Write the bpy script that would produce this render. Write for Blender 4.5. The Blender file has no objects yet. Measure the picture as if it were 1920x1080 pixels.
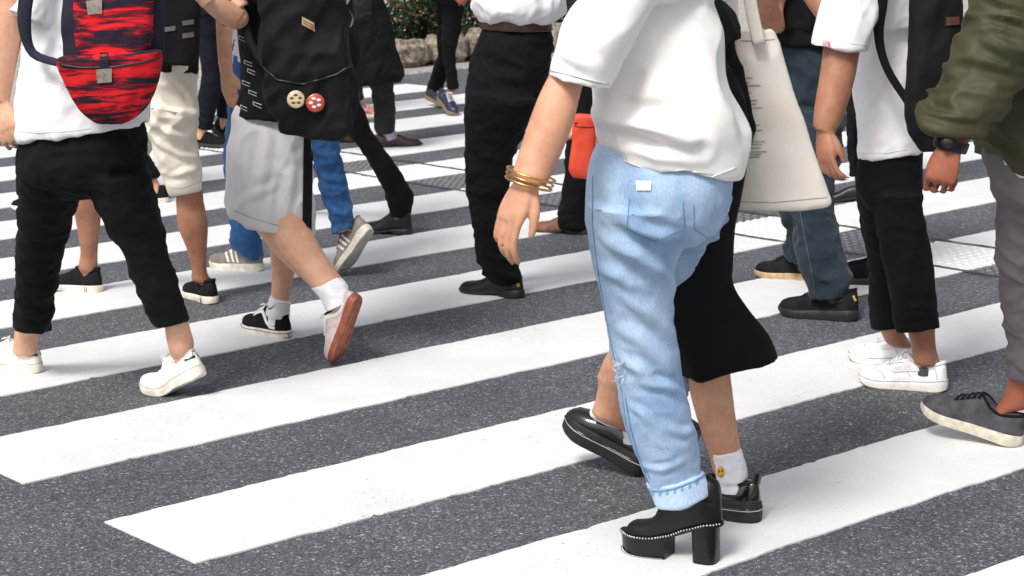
import bpy, bmesh, math, random
import numpy as np
from mathutils import Vector, Matrix, Euler
from mathutils.bvhtree import BVHTree
random.seed(7)
R = math.radians
SC = bpy.context.scene
COL = SC.collection

# ------------------------------------------------------------------ camera
FPX, PITCH, ROLL, CH = 3865.78, 0.199083, -0.029714, 1.64758
YAW = 0.683943                              # direction of the crossing's stripes
CAM = Vector((0, 0, CH))
_R = Vector((1, 0, 0)); _U = Vector((0, math.sin(PITCH), math.cos(PITCH))); _F = Vector((0, math.cos(PITCH), -math.sin(PITCH)))
CX = _R * math.cos(ROLL) + _U * math.sin(ROLL)
CY = -_R * math.sin(ROLL) + _U * math.cos(ROLL)
SDIR = Vector((math.cos(YAW), math.sin(YAW), 0)); NDIR = Vector((math.sin(YAW), -math.cos(YAW), 0))
HFW = Vector((0, 1, 0))

def ray(px, py):
    return CX * ((px - 960) / FPX) + CY * (-(py - 540) / FPX) + _F
def P(px, py, d):
    """point seen at pixel (px, py) at the horizontal distance d in front of the camera"""
    r = ray(px, py)
    return CAM + r * (d / r.y)
def Y(d): return (d - .3259) / .9803
def G(px, py, z=0.0):
    r = ray(px, py)
    return CAM + r * ((z - CH) / r.z)
def gd(px, py, z=0.0):
    return G(px, py, z).y
def fd(p):
    return Vector(p).y
def project(p):
    v = Vector(p) - CAM; d = v.dot(_F)
    return 960 + FPX * v.dot(CX) / d, 540 - FPX * v.dot(CY) / d

cam = bpy.data.cameras.new("camera"); camo = bpy.data.objects.new("camera", cam); COL.objects.link(camo)
M = Matrix.Identity(4)
for i, v in enumerate((CX, CY, -_F)):
    M[0][i], M[1][i], M[2][i] = v
M.translation = CAM
camo.matrix_world = M
cam.sensor_width = 36; cam.lens = FPX / 1920 * 36; cam.clip_end = 2000; cam.clip_start = 0.1
cam.dof.use_dof = True; cam.dof.focus_distance = 6.0; cam.dof.aperture_fstop = 11
SC.camera = camo

# ------------------------------------------------------------------ materials
def lin(c):
    return tuple(((x / 255) / 12.92 if x / 255 <= 0.04045 else ((x / 255 + 0.055) / 1.055) ** 2.4) for x in c)
MATS = {}
def nodes(name):
    m = bpy.data.materials.new(name); m.use_nodes = True
    nt = m.node_tree
    return m, nt, nt.nodes["Principled BSDF"]
def N(nt, t, **kw):
    n = nt.nodes.new(t)
    for k, v in kw.items():
        if k in n.inputs.keys(): n.inputs[k].default_value = v
        else: setattr(n, k, v)
    return n
def ramp(nt, src, stops):
    r = nt.nodes.new("ShaderNodeValToRGB")
    while len(r.color_ramp.elements) < len(stops): r.color_ramp.elements.new(0.5)
    for e, (p, c) in zip(r.color_ramp.elements, stops):
        e.position = p; e.color = (*c, 1) if len(c) == 3 else c
    nt.links.new(src, r.inputs[0]); return r
def coords(nt, scale=(1, 1, 1), rot=(0, 0, 0)):
    t = nt.nodes.new("ShaderNodeTexCoord"); mp = nt.nodes.new("ShaderNodeMapping")
    mp.inputs["Scale"].default_value = scale; mp.inputs["Rotation"].default_value = rot
    nt.links.new(t.outputs["Object"], mp.inputs["Vector"]); return mp.outputs[0]
def cloth(name, c1, c2=None, rough=0.9, scale=(9, 9, 9), weave=900, bump=0.12, sheen=0.03, lo=0.35, hi=0.65, spec=0.2):
    if name in MATS: return MATS[name]
    m, nt, b = nodes(name); c1 = lin(c1); c2 = lin(c2) if c2 else tuple(x * 0.8 for x in c1)
    v = coords(nt, scale)
    n = N(nt, "ShaderNodeTexNoise", Scale=1.0, Detail=5.0); nt.links.new(v, n.inputs["Vector"])
    r = ramp(nt, n.outputs[0], [(lo, c2), (hi, c1)])
    nt.links.new(r.outputs[0], b.inputs["Base Color"])
    w = N(nt, "ShaderNodeTexNoise", Scale=weave, Detail=2.0); nt.links.new(coords(nt), w.inputs["Vector"])
    bp = N(nt, "ShaderNodeBump", Strength=bump, Distance=0.002); nt.links.new(w.outputs[0], bp.inputs["Height"])
    nt.links.new(bp.outputs[0], b.inputs["Normal"])
    b.inputs["Roughness"].default_value = rough; b.inputs["Sheen Weight"].default_value = sheen
    b.inputs["Sheen Tint"].default_value = (*[min(1, x * 1.5 + 0.05) for x in c1], 1)
    b.inputs["Specular IOR Level"].default_value = spec
    MATS[name] = m; return m
def denim(name, base, fade, dark, sc=1.0, seam=None):
    m, nt, b = nodes(name); base, fade, dark = lin(base), lin(fade), lin(dark)
    n1 = N(nt, "ShaderNodeTexNoise", Scale=1.0, Detail=3.0); nt.links.new(coords(nt, (7, 7, 3.2)), n1.inputs["Vector"])
    r1 = ramp(nt, n1.outputs[0], [(0.33, base), (0.68, fade)])
    n2 = N(nt, "ShaderNodeTexNoise", Scale=1.0, Detail=3.0); nt.links.new(coords(nt, (420, 420, 60)), n2.inputs["Vector"])
    r2 = ramp(nt, n2.outputs[0], [(0.36, (0.80, 0.83, 0.87)), (0.66, (1.08, 1.06, 1.04))])
    mx = N(nt, "ShaderNodeMix", data_type="RGBA", blend_type="MULTIPLY"); mx.inputs[0].default_value = 1
    nt.links.new(r1.outputs[0], mx.inputs[6]); nt.links.new(r2.outputs[0], mx.inputs[7])
    n3 = N(nt, "ShaderNodeTexNoise", Scale=1.0, Detail=4.0); nt.links.new(coords(nt, (16, 16, 40), (0.3, 0.4, 0)), n3.inputs["Vector"])
    r3 = ramp(nt, n3.outputs[0], [(0.54, (0, 0, 0)), (0.85, (0.22, 0.22, 0.22))])
    mx2 = N(nt, "ShaderNodeMix", data_type="RGBA"); nt.links.new(r3.outputs[0], mx2.inputs[0])
    nt.links.new(mx.outputs[2], mx2.inputs[6]); mx2.inputs[7].default_value = (*dark, 1)
    nt.links.new(mx2.outputs[2], b.inputs["Base Color"])
    w = N(nt, "ShaderNodeTexNoise", Scale=700, Detail=2.0); nt.links.new(coords(nt), w.inputs["Vector"])
    bp = N(nt, "ShaderNodeBump", Strength=0.25, Distance=0.002); nt.links.new(w.outputs[0], bp.inputs["Height"])
    nt.links.new(bp.outputs[0], b.inputs["Normal"])
    b.inputs["Roughness"].default_value = 0.9; b.inputs["Specular IOR Level"].default_value = 0.15; b.inputs["Sheen Weight"].default_value = 0.1
    return m
def skin(name, c, c2):
    m, nt, b = nodes(name)
    n = N(nt, "ShaderNodeTexNoise", Scale=14.0, Detail=6.0, Roughness=0.6); nt.links.new(coords(nt), n.inputs["Vector"])
    r = ramp(nt, n.outputs[0], [(0.32, lin(c2)), (0.66, lin(c))])
    n2 = N(nt, "ShaderNodeTexNoise", Scale=46.0, Detail=5.0, Roughness=0.7); nt.links.new(coords(nt), n2.inputs["Vector"])
    r2 = ramp(nt, n2.outputs[0], [(0.35, (1.06, .90, .84)), (0.62, (1.0, 1.02, 1.03))])
    mx = N(nt, "ShaderNodeMix", data_type="RGBA", blend_type="MULTIPLY"); mx.inputs[0].default_value = 1
    nt.links.new(r.outputs[0], mx.inputs[6]); nt.links.new(r2.outputs[0], mx.inputs[7]); nt.links.new(mx.outputs[2], b.inputs["Base Color"])
    w = N(nt, "ShaderNodeTexVoronoi", Scale=520.0); nt.links.new(coords(nt), w.inputs["Vector"])
    bp = N(nt, "ShaderNodeBump", Strength=0.22, Distance=0.0015); nt.links.new(w.outputs[0], bp.inputs["Height"]); nt.links.new(bp.outputs[0], b.inputs["Normal"])
    b.inputs["Roughness"].default_value = 0.52; b.inputs["Subsurface Weight"].default_value = 0.12
    b.inputs["Subsurface Radius"].default_value = (0.02, 0.008, 0.004); b.inputs["Subsurface Scale"].default_value = 0.4
    b.inputs["Specular IOR Level"].default_value = 0.35
    return m
def solid(name, c, rough=0.5, metal=0.0, c2=None, scale=40, bump=0.0, bscale=300, spec=0.5, coat=0.0):
    if name in MATS: return MATS[name]
    m, nt, b = nodes(name); c1 = lin(c); cc = lin(c2) if c2 else tuple(x * 0.78 for x in c1)
    n = N(nt, "ShaderNodeTexNoise", Scale=scale, Detail=5.0, Roughness=0.65); nt.links.new(coords(nt), n.inputs["Vector"])
    r = ramp(nt, n.outputs[0], [(0.36, cc), (0.6, c1)]); nt.links.new(r.outputs[0], b.inputs["Base Color"])
    rr = ramp(nt, n.outputs[0], [(0.3, (rough * 1.25,) * 3), (0.7, (rough * 0.8,) * 3)]); nt.links.new(rr.outputs[0], b.inputs["Roughness"])
    b.inputs["Metallic"].default_value = metal; b.inputs["Specular IOR Level"].default_value = spec; b.inputs["Coat Weight"].default_value = coat
    if bump:
        w = N(nt, "ShaderNodeTexNoise", Scale=bscale, Detail=4.0); nt.links.new(coords(nt), w.inputs["Vector"])
        bp = N(nt, "ShaderNodeBump", Strength=bump, Distance=0.002); nt.links.new(w.outputs[0], bp.inputs["Height"]); nt.links.new(bp.outputs[0], b.inputs["Normal"])
    MATS[name] = m; return m

# ------------------------------------------------------------------ mesh helpers
def catmull(secs, sub):
    out = []; n = len(secs)
    for i in range(n - 1):
        p0, p1, p2, p3 = secs[max(i - 1, 0)], secs[i], secs[i + 1], secs[min(i + 2, n - 1)]
        for k in range(sub):
            t = k / sub; t2, t3 = t * t, t * t * t
            w = (-.5 * t + t2 - .5 * t3, 1 - 2.5 * t2 + 1.5 * t3, .5 * t + 2 * t2 - 1.5 * t3, -.5 * t2 + .5 * t3)
            out.append(tuple(w[0] * a + w[1] * b + w[2] * c + w[3] * d for a, b, c, d in zip(p0, p1, p2, p3)))
    out.append(secs[-1]); return out
def loft(bm, rings, cyc=True, caps=True):
    vs = [[bm.verts.new(p) for p in r] for r in rings]; n = len(vs[0])
    for a, b in zip(vs, vs[1:]):
        for i in range(n if cyc else n - 1):
            j = (i + 1) % n
            bm.faces.new((a[i], a[j], b[j], b[i]))
    if caps:
        bm.faces.new(list(reversed(vs[0]))); bm.faces.new(vs[-1])
    return vs
def tube(bm, secs, sub=4, seg=22, p=1.0, caps=True):
    """closed lofted tube through sections (centre, half axis A, half axis B); p<1 squares the section"""
    if sub > 1: secs = catmull(secs, sub)
    rings = []
    for c, A, B in secs:
        ring = []
        for k in range(seg):
            a = 2 * math.pi * k / seg; ca, sa = math.cos(a), math.sin(a)
            ca = math.copysign(abs(ca) ** p, ca); sa = math.copysign(abs(sa) ** p, sa)
            ring.append(c + A * ca + B * sa)
        rings.append(ring)
    loft(bm, rings, True, caps)
def pxsec(l, d, ratio):
    xl, yl, xr, yr = l[:4]
    if len(l) > 4: ratio = l[4]
    a, b = P(xl, yl, d), P(xr, yr, d); A = (b - a) * 0.5
    return ((a + b) * 0.5, A, HFW * (A.length * ratio))
def pxsecs(rings, d0, d1, ratio=1.0):
    cs = [((l[0] + l[2]) / 2, (l[1] + l[3]) / 2) for l in rings]
    s = [0.0]
    for a, b in zip(cs, cs[1:]): s.append(s[-1] + math.hypot(b[0] - a[0], b[1] - a[1]))
    t = s[-1] or 1
    return [pxsec(l, d0 + (d1 - d0) * x / t, ratio) for l, x in zip(rings, s)]
def rtube(bm, pts, rads, seg=10, sub=1, flat=1.0, up=Vector((0, 0, 1))):
    """round tube through world points"""
    pts = [Vector(p) for p in pts]; n = len(pts); secs = []
    for i, q in enumerate(pts):
        t = (pts[min(i + 1, n - 1)] - pts[max(i - 1, 0)]).normalized()
        u = up if abs(t.dot(up)) < 0.95 else Vector((1, 0, 0))
        A = t.cross(u).normalized(); B = A.cross(t).normalized()
        r = rads[i] if isinstance(rads, (list, tuple)) else rads
        secs.append((q, A * r, B * r * flat))
    tube(bm, secs, sub, seg)
def ball(bm, c, r, ax=(1, 1, 1), seg=12, mat=None):
    ret = bmesh.ops.create_uvsphere(bm, u_segments=seg, v_segments=max(6, seg // 2), radius=r)
    m = Matrix.Translation(Vector(c)) @ (mat or Matrix.Identity(4)) @ Matrix.Diagonal((*ax, 1))
    bmesh.ops.transform(bm, matrix=m, verts=ret["verts"])
def box(bm, c, size, mat=None, bev=0.0):
    ret = bmesh.ops.create_cube(bm, size=1.0)
    m = Matrix.Translation(Vector(c)) @ (mat or Matrix.Identity(4)) @ Matrix.Diagonal((*size, 1))
    bmesh.ops.transform(bm, matrix=m, verts=ret["verts"])
    if bev:
        es = list({e for v in ret["verts"] for e in v.link_edges})
        bmesh.ops.bevel(bm, geom=es, offset=bev, segments=2, affect="EDGES")

def vnoise(p, seed=0):
    i = np.floor(p).astype(np.int64); f = p - i; f = f * f * (3 - 2 * f); r = 0
    for dx in (0, 1):
        for dy in (0, 1):
            for dz in (0, 1):
                h = ((i[:, 0] + dx) * 73856093) ^ ((i[:, 1] + dy) * 19349663) ^ ((i[:, 2] + dz) * 83492791) ^ (seed * 2654435761)
                h = (h ^ (h >> 13)) * 1274126177; h = (h ^ (h >> 16)) & 0xFFFF
                w = (f[:, 0] if dx else 1 - f[:, 0]) * (f[:, 1] if dy else 1 - f[:, 1]) * (f[:, 2] if dz else 1 - f[:, 2])
                r = r + w * h / 65535.0
    return r * 2 - 1
def rotm(e):
    return np.array(Euler(e).to_matrix())
def displace(me, specs):
    """specs: (amplitude, (sx,sy,sz), euler, mode, seed[, weight function of the vertex array])"""
    n = len(me.vertices); V = np.empty(n * 3); me.vertices.foreach_get("co", V); V = V.reshape(n, 3)
    Nn = np.empty(n * 3, dtype=np.float32); me.vertices.foreach_get("normal", Nn); Nn = Nn.reshape(n, 3).astype(float)
    d = np.zeros(n)
    for sp in specs:
        A, s, e, mode, seed = sp[:5]
        q = (V @ rotm(e)) * np.array(s) + 50
        q = q + 0.35 * np.stack([vnoise(q * 0.6 + 9, seed + 5), vnoise(q * 0.6 + 19, seed + 6), vnoise(q * 0.6 + 29, seed + 7)], 1)
        x = vnoise(q, seed)
        if mode == "ridge": x = (1 - np.abs(x) * 2.2); x = np.clip(x, -0.6, 1)
        w = sp[5](V) if len(sp) > 5 else 1.0
        d += A * x * w
    V += Nn * (d - d.mean() - .001)[:, None]
    me.vertices.foreach_set("co", V.reshape(-1)); me.update()
def bm_mesh(bm, name="m"):
    bmesh.ops.recalc_face_normals(bm, faces=bm.faces[:])
    me = bpy.data.meshes.new(name); bm.to_mesh(me); bm.free(); return me
def remesh(bm, voxel=0.008, smooth=2, specs=None, after=1):
    me = bm_mesh(bm); ob = bpy.data.objects.new("tmp", me); COL.objects.link(ob)
    m = ob.modifiers.new("r", "REMESH"); m.mode = "VOXEL"; m.voxel_size = voxel
    if smooth:
        s = ob.modifiers.new("s", "SMOOTH"); s.iterations = smooth; s.factor = 0.5
    bpy.context.view_layer.update()
    dg = bpy.context.evaluated_depsgraph_get()
    out = bpy.data.meshes.new_from_object(ob.evaluated_get(dg))
    bpy.data.objects.remove(ob); bpy.data.meshes.remove(me)
    if specs: displace(out, specs)
    return out
def crease(me, paths, d0=5.0):
    """folds laid along lines traced over the garment: (path, width in m, height in m)"""
    bv = BVHTree.FromPolygons([v.co for v in me.vertices], [tuple(p.vertices) for p in me.polygons]); onsurf.d = d0
    n = len(me.vertices); V = np.empty(n * 3); me.vertices.foreach_get("co", V); V = V.reshape(n, 3)
    Nn = np.empty(n * 3, dtype=np.float32); me.vertices.foreach_get("normal", Nn); Nn = Nn.reshape(n, 3).astype(float); disp = np.zeros(n)
    for path, w, A in paths:
        pts = [np.array(onsurf(bv, x, y, 0)) for x, y in path]; m = len(pts) - 1; best = np.full(n, 9.0); amp = np.zeros(n)
        for i in range(m):
            a, b = pts[i], pts[i + 1]; ab = b - a; t = np.clip(((V - a) @ ab) / max(1e-9, ab @ ab), 0, 1)
            d = np.linalg.norm(V - (a + t[:, None] * ab), axis=1); s = (i + t) / m; q = np.sin(np.clip(s, .0, 1) * np.pi * .84 + .25)
            k = d < best; best[k] = d[k]; amp[k] = q[k]
        x = best / w
        disp += A * amp * (np.exp(-x * x) - .55 * np.exp(-((x - 1.7) / .8) ** 2))
    V += Nn * disp[:, None]; me.vertices.foreach_set("co", V.reshape(-1)); me.update()
def smooth_shade(me, angle=None):
    me.polygons.foreach_set("use_smooth", [True] * len(me.polygons))
    if angle:
        bm = bmesh.new(); bm.from_mesh(me)
        for e in bm.edges:
            if len(e.link_faces) == 2 and e.calc_face_angle(0) > R(angle): e.smooth = False
        bm.to_mesh(me); bm.free()
def mk(name, src, mat, parent=None, base=None, angle=None, kind=None):
    me = src if isinstance(src, bpy.types.Mesh) else bm_mesh(src, name)
    me.name = name
    if base is None: base = parent.get("_b") if parent is not None else None
    b = Vector(base) if base is not None else Vector((0, 0, 0))
    me.transform(Matrix.Translation(-b)); smooth_shade(me, angle)
    me.materials.clear(); me.materials.append(mat)
    o = bpy.data.objects.new(name, me); COL.objects.link(o)
    if parent is not None: o.parent = parent; o["_b"] = list(b)
    else: o.location = b; o["_b"] = list(b)
    if kind: o["kind"] = kind
    return o
def mk_each(name, bm, mat, parent):
    """one object for every loose piece"""
    seen = set(); out = []
    for v in list(bm.verts):
        if v in seen: continue
        isl = []; st = [v]; seen.add(v)
        while st:
            q = st.pop(); isl.append(q)
            for e in q.link_edges:
                w = e.other_vert(q)
                if w not in seen: seen.add(w); st.append(w)
        ids = {w: i for i, w in enumerate(isl)}; b = bmesh.new(); nv = [b.verts.new(w.co) for w in isl]
        for f in {f for w in isl for f in w.link_faces}: b.faces.new([nv[ids[w]] for w in f.verts])
        out.append(mk(name, b, mat, parent))
    bm.free(); return out
def tag(o, label=None, cat=None, group=None, kind=None):
    if label: o["label"] = label
    if cat: o["category"] = cat
    if group: o["group"] = group
    if kind: o["kind"] = kind
    return o
def bvh_of(o):
    b = Vector(o["_b"])
    return BVHTree.FromPolygons([v.co + b for v in o.data.vertices], [tuple(p.vertices) for p in o.data.polygons])
def onsurf(bv, px, py, off=0.002):
    r = ray(px, py).normalized(); h = bv.ray_cast(CAM, r)
    if h[0] is None:
        h = bv.find_nearest(P(px, py, onsurf.d)); return h[0] + h[1] * off
    onsurf.d = fd(h[0]); return h[0] + (h[1] if h[1].dot(r) < 0 else -h[1]) * off
onsurf.d = 5.0
def seam(bm, bv, path, r=0.0015, step=6, off=0.0005):
    pts = []
    for a, b in zip(path, path[1:]):
        n = max(1, int(math.hypot(b[0] - a[0], b[1] - a[1]) / step))
        pts += [(a[0] + (b[0] - a[0]) * k / n, a[1] + (b[1] - a[1]) * k / n) for k in range(n)]
    pts.append(path[-1])
    rtube(bm, [onsurf(bv, x, y, off) for x, y in pts], r, 6)
def patch(bm, bv, quad, nx=6, ny=4, off=0.003):
    """small cloth patch lying on a surface; quad = four corners"""
    g = []
    for j in range(ny + 1):
        v = j / ny; row = []
        for i in range(nx + 1):
            u = i / nx
            a = [quad[0][k] * (1 - u) + quad[1][k] * u for k in (0, 1)]; b = [quad[3][k] * (1 - u) + quad[2][k] * u for k in (0, 1)]
            row.append(bm.verts.new(onsurf(bv, a[0] * (1 - v) + b[0] * v, a[1] * (1 - v) + b[1] * v, off)))
        g.append(row)
    for j in range(ny):
        for i in range(nx): bm.faces.new((g[j][i], g[j][i + 1], g[j + 1][i + 1], g[j + 1][i]))
# ------------------------------------------------------------------ footwear
def itab(t, u):
    for (a, x), (b, y) in zip(t, t[1:]):
        if u <= b:
            k = (u - a) / (b - a) if b > a else 0; k = k * k * (3 - 2 * k) * 0.5 + k * 0.5
            return x + (y - x) * k
    return t[-1][1]
WT = [(0, .006), (.015, .017), (.05, .026), (.13, .033), (.3, .033), (.45, .034), (.6, .041), (.72, .046), (.82, .043), (.9, .034), (.96, .022), (.99, .010), (1, .003)]
US = [0, .008, .025, .05, .09, .14, .2, .27, .34, .4, .46, .52, .58, .64, .7, .76, .82, .87, .915, .95, .975, .992, 1]
SOLE = {
 "sneaker": dict(zt=[(0, .034), (.4, .029), (.75, .026), (1, .03)], zb=[(0, .004), (.08, 0), (.7, 0), (.88, .003), (1, .014)]),
 "thick":   dict(zt=[(0, .04), (.4, .033), (.75, .028), (1, .034)], zb=[(0, .006), (.08, 0), (.7, 0), (.88, .003), (1, .016)]),
 "dress":   dict(zt=[(0, .033), (.3, .031), (.5, .02), (.7, .013), (1, .018)], zb=[(0, .001), (.04, 0), (.3, 0), (.315, .017), (.5, .009), (.62, .001), (.75, 0), (.88, .002), (1, .01)]),
 "platform":dict(zt=[(0, .062), (.5, .058), (1, .06)], zb=[(0, .001), (.05, 0), (.8, 0), (1, .008)]),
}
UPPER = {
 "sneaker": [(0, .048), (.04, .056), (.12, .056), (.24, .053), (.33, .061), (.4, .074), (.46, .08), (.54, .07), (.64, .056), (.76, .043), (.86, .037), (.93, .03), (.98, .017), (1, .004)],
 "knit":    [(0, .056), (.04, .072), (.15, .07), (.28, .072), (.38, .078), (.48, .07), (.6, .056), (.76, .042), (.88, .033), (.95, .022), (1, .003)],
 "dress":   [(0, .046), (.04, .056), (.14, .054), (.26, .05), (.36, .058), (.46, .06), (.56, .051), (.68, .041), (.8, .035), (.9, .029), (.96, .018), (1, .004)],
 "boot":    [(0, .06), (.04, .09), (.15, .1), (.3, .1), (.4, .09), (.5, .072), (.62, .056), (.76, .044), (.88, .036), (.95, .024), (1, .004)],
}
class Shoe:
    def __init__(s, kind, anchor, heading, L=.28, pivot="heel", pitch=0, bend=0, upper="sneaker", zoff=0, wide=1.0, bendat=.68):
        s.L, s.k, s.bend, s.wide = L, L / .28, bend, wide * L / .28
        s.sole, s.up = SOLE[kind], UPPER[upper]; s.bx = bendat * L
        piv = Vector((0 if pivot == "heel" else L * (.9 if pivot == "toe" else .7), 0, 0))
        rot = Matrix.Rotation(R(heading), 4, "Z") @ Matrix.Rotation(-R(pitch), 4, "Y")
        s.M = Matrix.Translation(Vector(anchor) + Vector((0, 0, zoff))) @ rot @ Matrix.Translation(-piv)
        s.kind = kind
    def X(s, p):
        x, y, z = p
        if s.bend:
            t = (s.bx - x) / (.3 * s.L); t = 0 if t < 0 else (1 if t > 1 else t); t = t * t * (3 - 2 * t)
            th = R(s.bend) * t; dx = x - s.bx
            if t > 0: x, z = s.bx + dx * math.cos(th) + z * math.sin(th), -dx * math.sin(th) + z * math.cos(th)
        return s.M @ Vector((x, y, z))
    def w(s, u): return itab(WT, u) * s.wide
    def zt(s, u): return itab(s.sole["zt"], u) * s.k
    def zb(s, u): return itab(s.sole["zb"], u) * s.k
    def surf(s, u, t, off=0.0):
        """t 0..pi from the left welt over the top to the right welt"""
        H = itab(s.up, u) * s.k; w = s.w(u) * .95
        k = min(1, max(0, (u - .3) / .3)); pe, qe = .62 + .2 * k, 1.0 - .15 * k
        c, sn = math.cos(t), math.sin(t)
        y = w * math.copysign(abs(c) ** pe, c); f = sn ** qe if sn > 0 else 0
        y *= 1 - s.narrow * f * (1 - k)
        z = s.zt(u) - .003 + H * f
        nv = Vector((0, c, sn)).normalized() * off
        x = u * s.L + (0.004 if u < .02 else 0) * f
        return (x, y + nv.y, z + nv.z)
    def outline(s, z, grow=0.0, us=None):
        us = us or US
        up = [(u * s.L + (grow * (-1 if u < .02 else (1 if u > .98 else 0))), s.w(u) + grow, z(u)) for u in us]
        return up + [(x, -y, zz) for x, y, zz in reversed(up)]
    def build_sole(s, grow=.0015, bulge=.0015):
        bm = bmesh.new()
        f = lambda k: (lambda u: s.zb(u) + (s.zt(u) - s.zb(u)) * k)
        rings = [[s.X(p) for p in s.outline(f(k), g)] for k, g in ((0, -.003), (.08, grow), (.5, grow + bulge), (.9, grow), (1, -.001))]
        loft(bm, rings); return bm
    def build_upper(s, n=20):
        bm = bmesh.new()
        rings = [[s.X(s.surf(u, math.pi * k / n)) for k in range(n + 1)] for u in US]
        rings = [[s.X((u * s.L, s.w(u) * .8, s.zt(u) - .008))] + r + [s.X((u * s.L, -s.w(u) * .8, s.zt(u) - .008))] for u, r in zip(US, rings)]
        loft(bm, rings); return bm
    def strip(s, bm, A, B, off=.0022, sides=(1, -1), sub=5):
        """band between two (u,t) curves on both sides of the upper"""
        def dens(c):
            o = []
            for a, b in zip(c, c[1:]): o += [(a[0] + (b[0] - a[0]) * k / sub, a[1] + (b[1] - a[1]) * k / sub) for k in range(sub)]
            return o + [c[-1]]
        for sd in sides:
            m = (lambda t: t) if sd > 0 else (lambda t: math.pi - t)
            va = [bm.verts.new(s.X(s.surf(u, m(t), off))) for u, t in dens(A)]
            vb = [bm.verts.new(s.X(s.surf(u, m(t), off))) for u, t in dens(B)]
            for i in range(len(va) - 1): bm.faces.new((va[i], va[i + 1], vb[i + 1], vb[i]))
    def laces(s, us=(.46, .51, .56, .61, .66), r=.0026, a=58, bow=True):
        bm = bmesh.new()
        for i, u in enumerate(us):
            for du in (.012, -.012):
                rtube(bm, [s.X(s.surf(u + du * (2 * k / 6 - 1), R(a + (180 - 2 * a) * k / 6), .003)) for k in range(7)], r * s.k, 6, flat=.6)
        if bow:
            u = us[0] - .01
            for sd in (1, -1):
                rtube(bm, [s.X((u * s.L + x, sd * y, s.zt(u) + itab(s.up, u) * s.k + z)) for x, y, z in ((0, 0, .002), (.006, .012, .008), (.012, .022, .004), (.014, .012, .003), (.004, .002, .003))], .0024, 6, 3)
        return bm
    def ring(s, u0=.0, u1=.46, off=.004, r=.0045, dz=0):
        """padded collar round the ankle opening"""
        bm = bmesh.new(); pts = []
        c = (u0 + u1) / 2; h = (u1 - u0) / 2
        for k in range(25):
            a = 2 * math.pi * k / 24; u = c - h * math.cos(a) * .94
            uu = max(.03, u)
            pts.append(s.X(s.surf(uu, math.pi / 2 - R(34) * math.sin(a), .001)))
        rtube(bm, pts, r, 8); return bm
    def line(s, f, r=.0012, grow=.003, us=None):
        bm = bmesh.new(); o = s.outline(lambda u: s.zb(u) + (s.zt(u) - s.zb(u)) * f, grow)
        rtube(bm, [s.X(p) for p in o] + [s.X(o[0])], r, 5); return bm
    au = .24; narrow = .12
    @property
    def ankle(s): return s.X((s.au * s.L, 0, s.zt(s.au) + .045 * s.k))

RUB_W = lambda: solid("white_rubber", (232, 230, 222), .55, c2=(205, 198, 184), scale=30)
def put_shoe(per, s, name, mu, ms, laces=None, collar=None, label=None, bow=True, collar_r=.0045, toe=None):
    o = mk(name, s.build_upper(), mu, per.root, angle=50)
    if label: o["label"] = label
    mk("sole", s.build_sole(), ms, o, angle=35)
    if laces: mk("laces", s.laces(bow=bow), laces, o)
    if collar: mk("collar", s.ring(r=collar_r), collar, o)
    return o
# ------------------------------------------------------------------ people
def hand(bm, wrist, d, back, size=.18, curl=(25, 35, 25), side=1, spread=1.0, thumb=40):
    k = size / .18; X = Vector(d).normalized(); Z = Vector(back); Z = (Z - X * Z.dot(X)).normalized(); Y = Z.cross(X)
    W = lambda x, y, z: Vector(wrist) + (X * x + Y * (y * side) + Z * z) * k
    secs = [(W(x, 0, z), Y * a * k, Z * b * k) for x, z, a, b in ((-.05, 0, .027, .021), (-.02, 0, .026, .019), (.005, 0, .029, .018), (.035, .001, .037, .0175), (.07, .001, .041, .015), (.093, -.001, .039, .0115))]
    tube(bm, secs, 2, 18, .9)
    for y, ln, r, f in ((.0295, .95, .0086, .9), (.0105, 1.06, .0088, 1), (-.0095, 1.0, .0085, 1.08), (-.0275, .8, .0074, 1.2)):
        x, z, a = .078, 0.0, 0.0; pts = [W(x, y, z)]; rr = [r * 1.02 * k]; yy = y
        x += .014; pts.append(W(x, y, z)); rr.append(r * 1.08 * k)
        for sl, c, q in ((.043, curl[0], .98), (.027, curl[1], .95), (.021, curl[2], .72)):
            a += R(c * f); x += sl * ln * math.cos(a); z -= sl * ln * math.sin(a); yy += (y * .12 * spread) * sl / .043
            pts.append(W(x, yy, z)); rr.append(r * q * k)
        rtube(bm, pts, rr, 10, 3, up=Z)
    x, y, z = .012, .02, -.006; pts = [W(x, y, z)]; rr = [.0125 * k]; a = R(thumb)
    for sl, da, q in ((.04, 0, .0115), (.033, -16, .0098), (.025, -10, .0068)):
        a += R(da); x += sl * math.cos(a); y += sl * math.sin(a); z -= sl * .25; pts.append(W(x, y, z)); rr.append(q * k)
    rtube(bm, pts, rr, 10, 3, up=Z)

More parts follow.
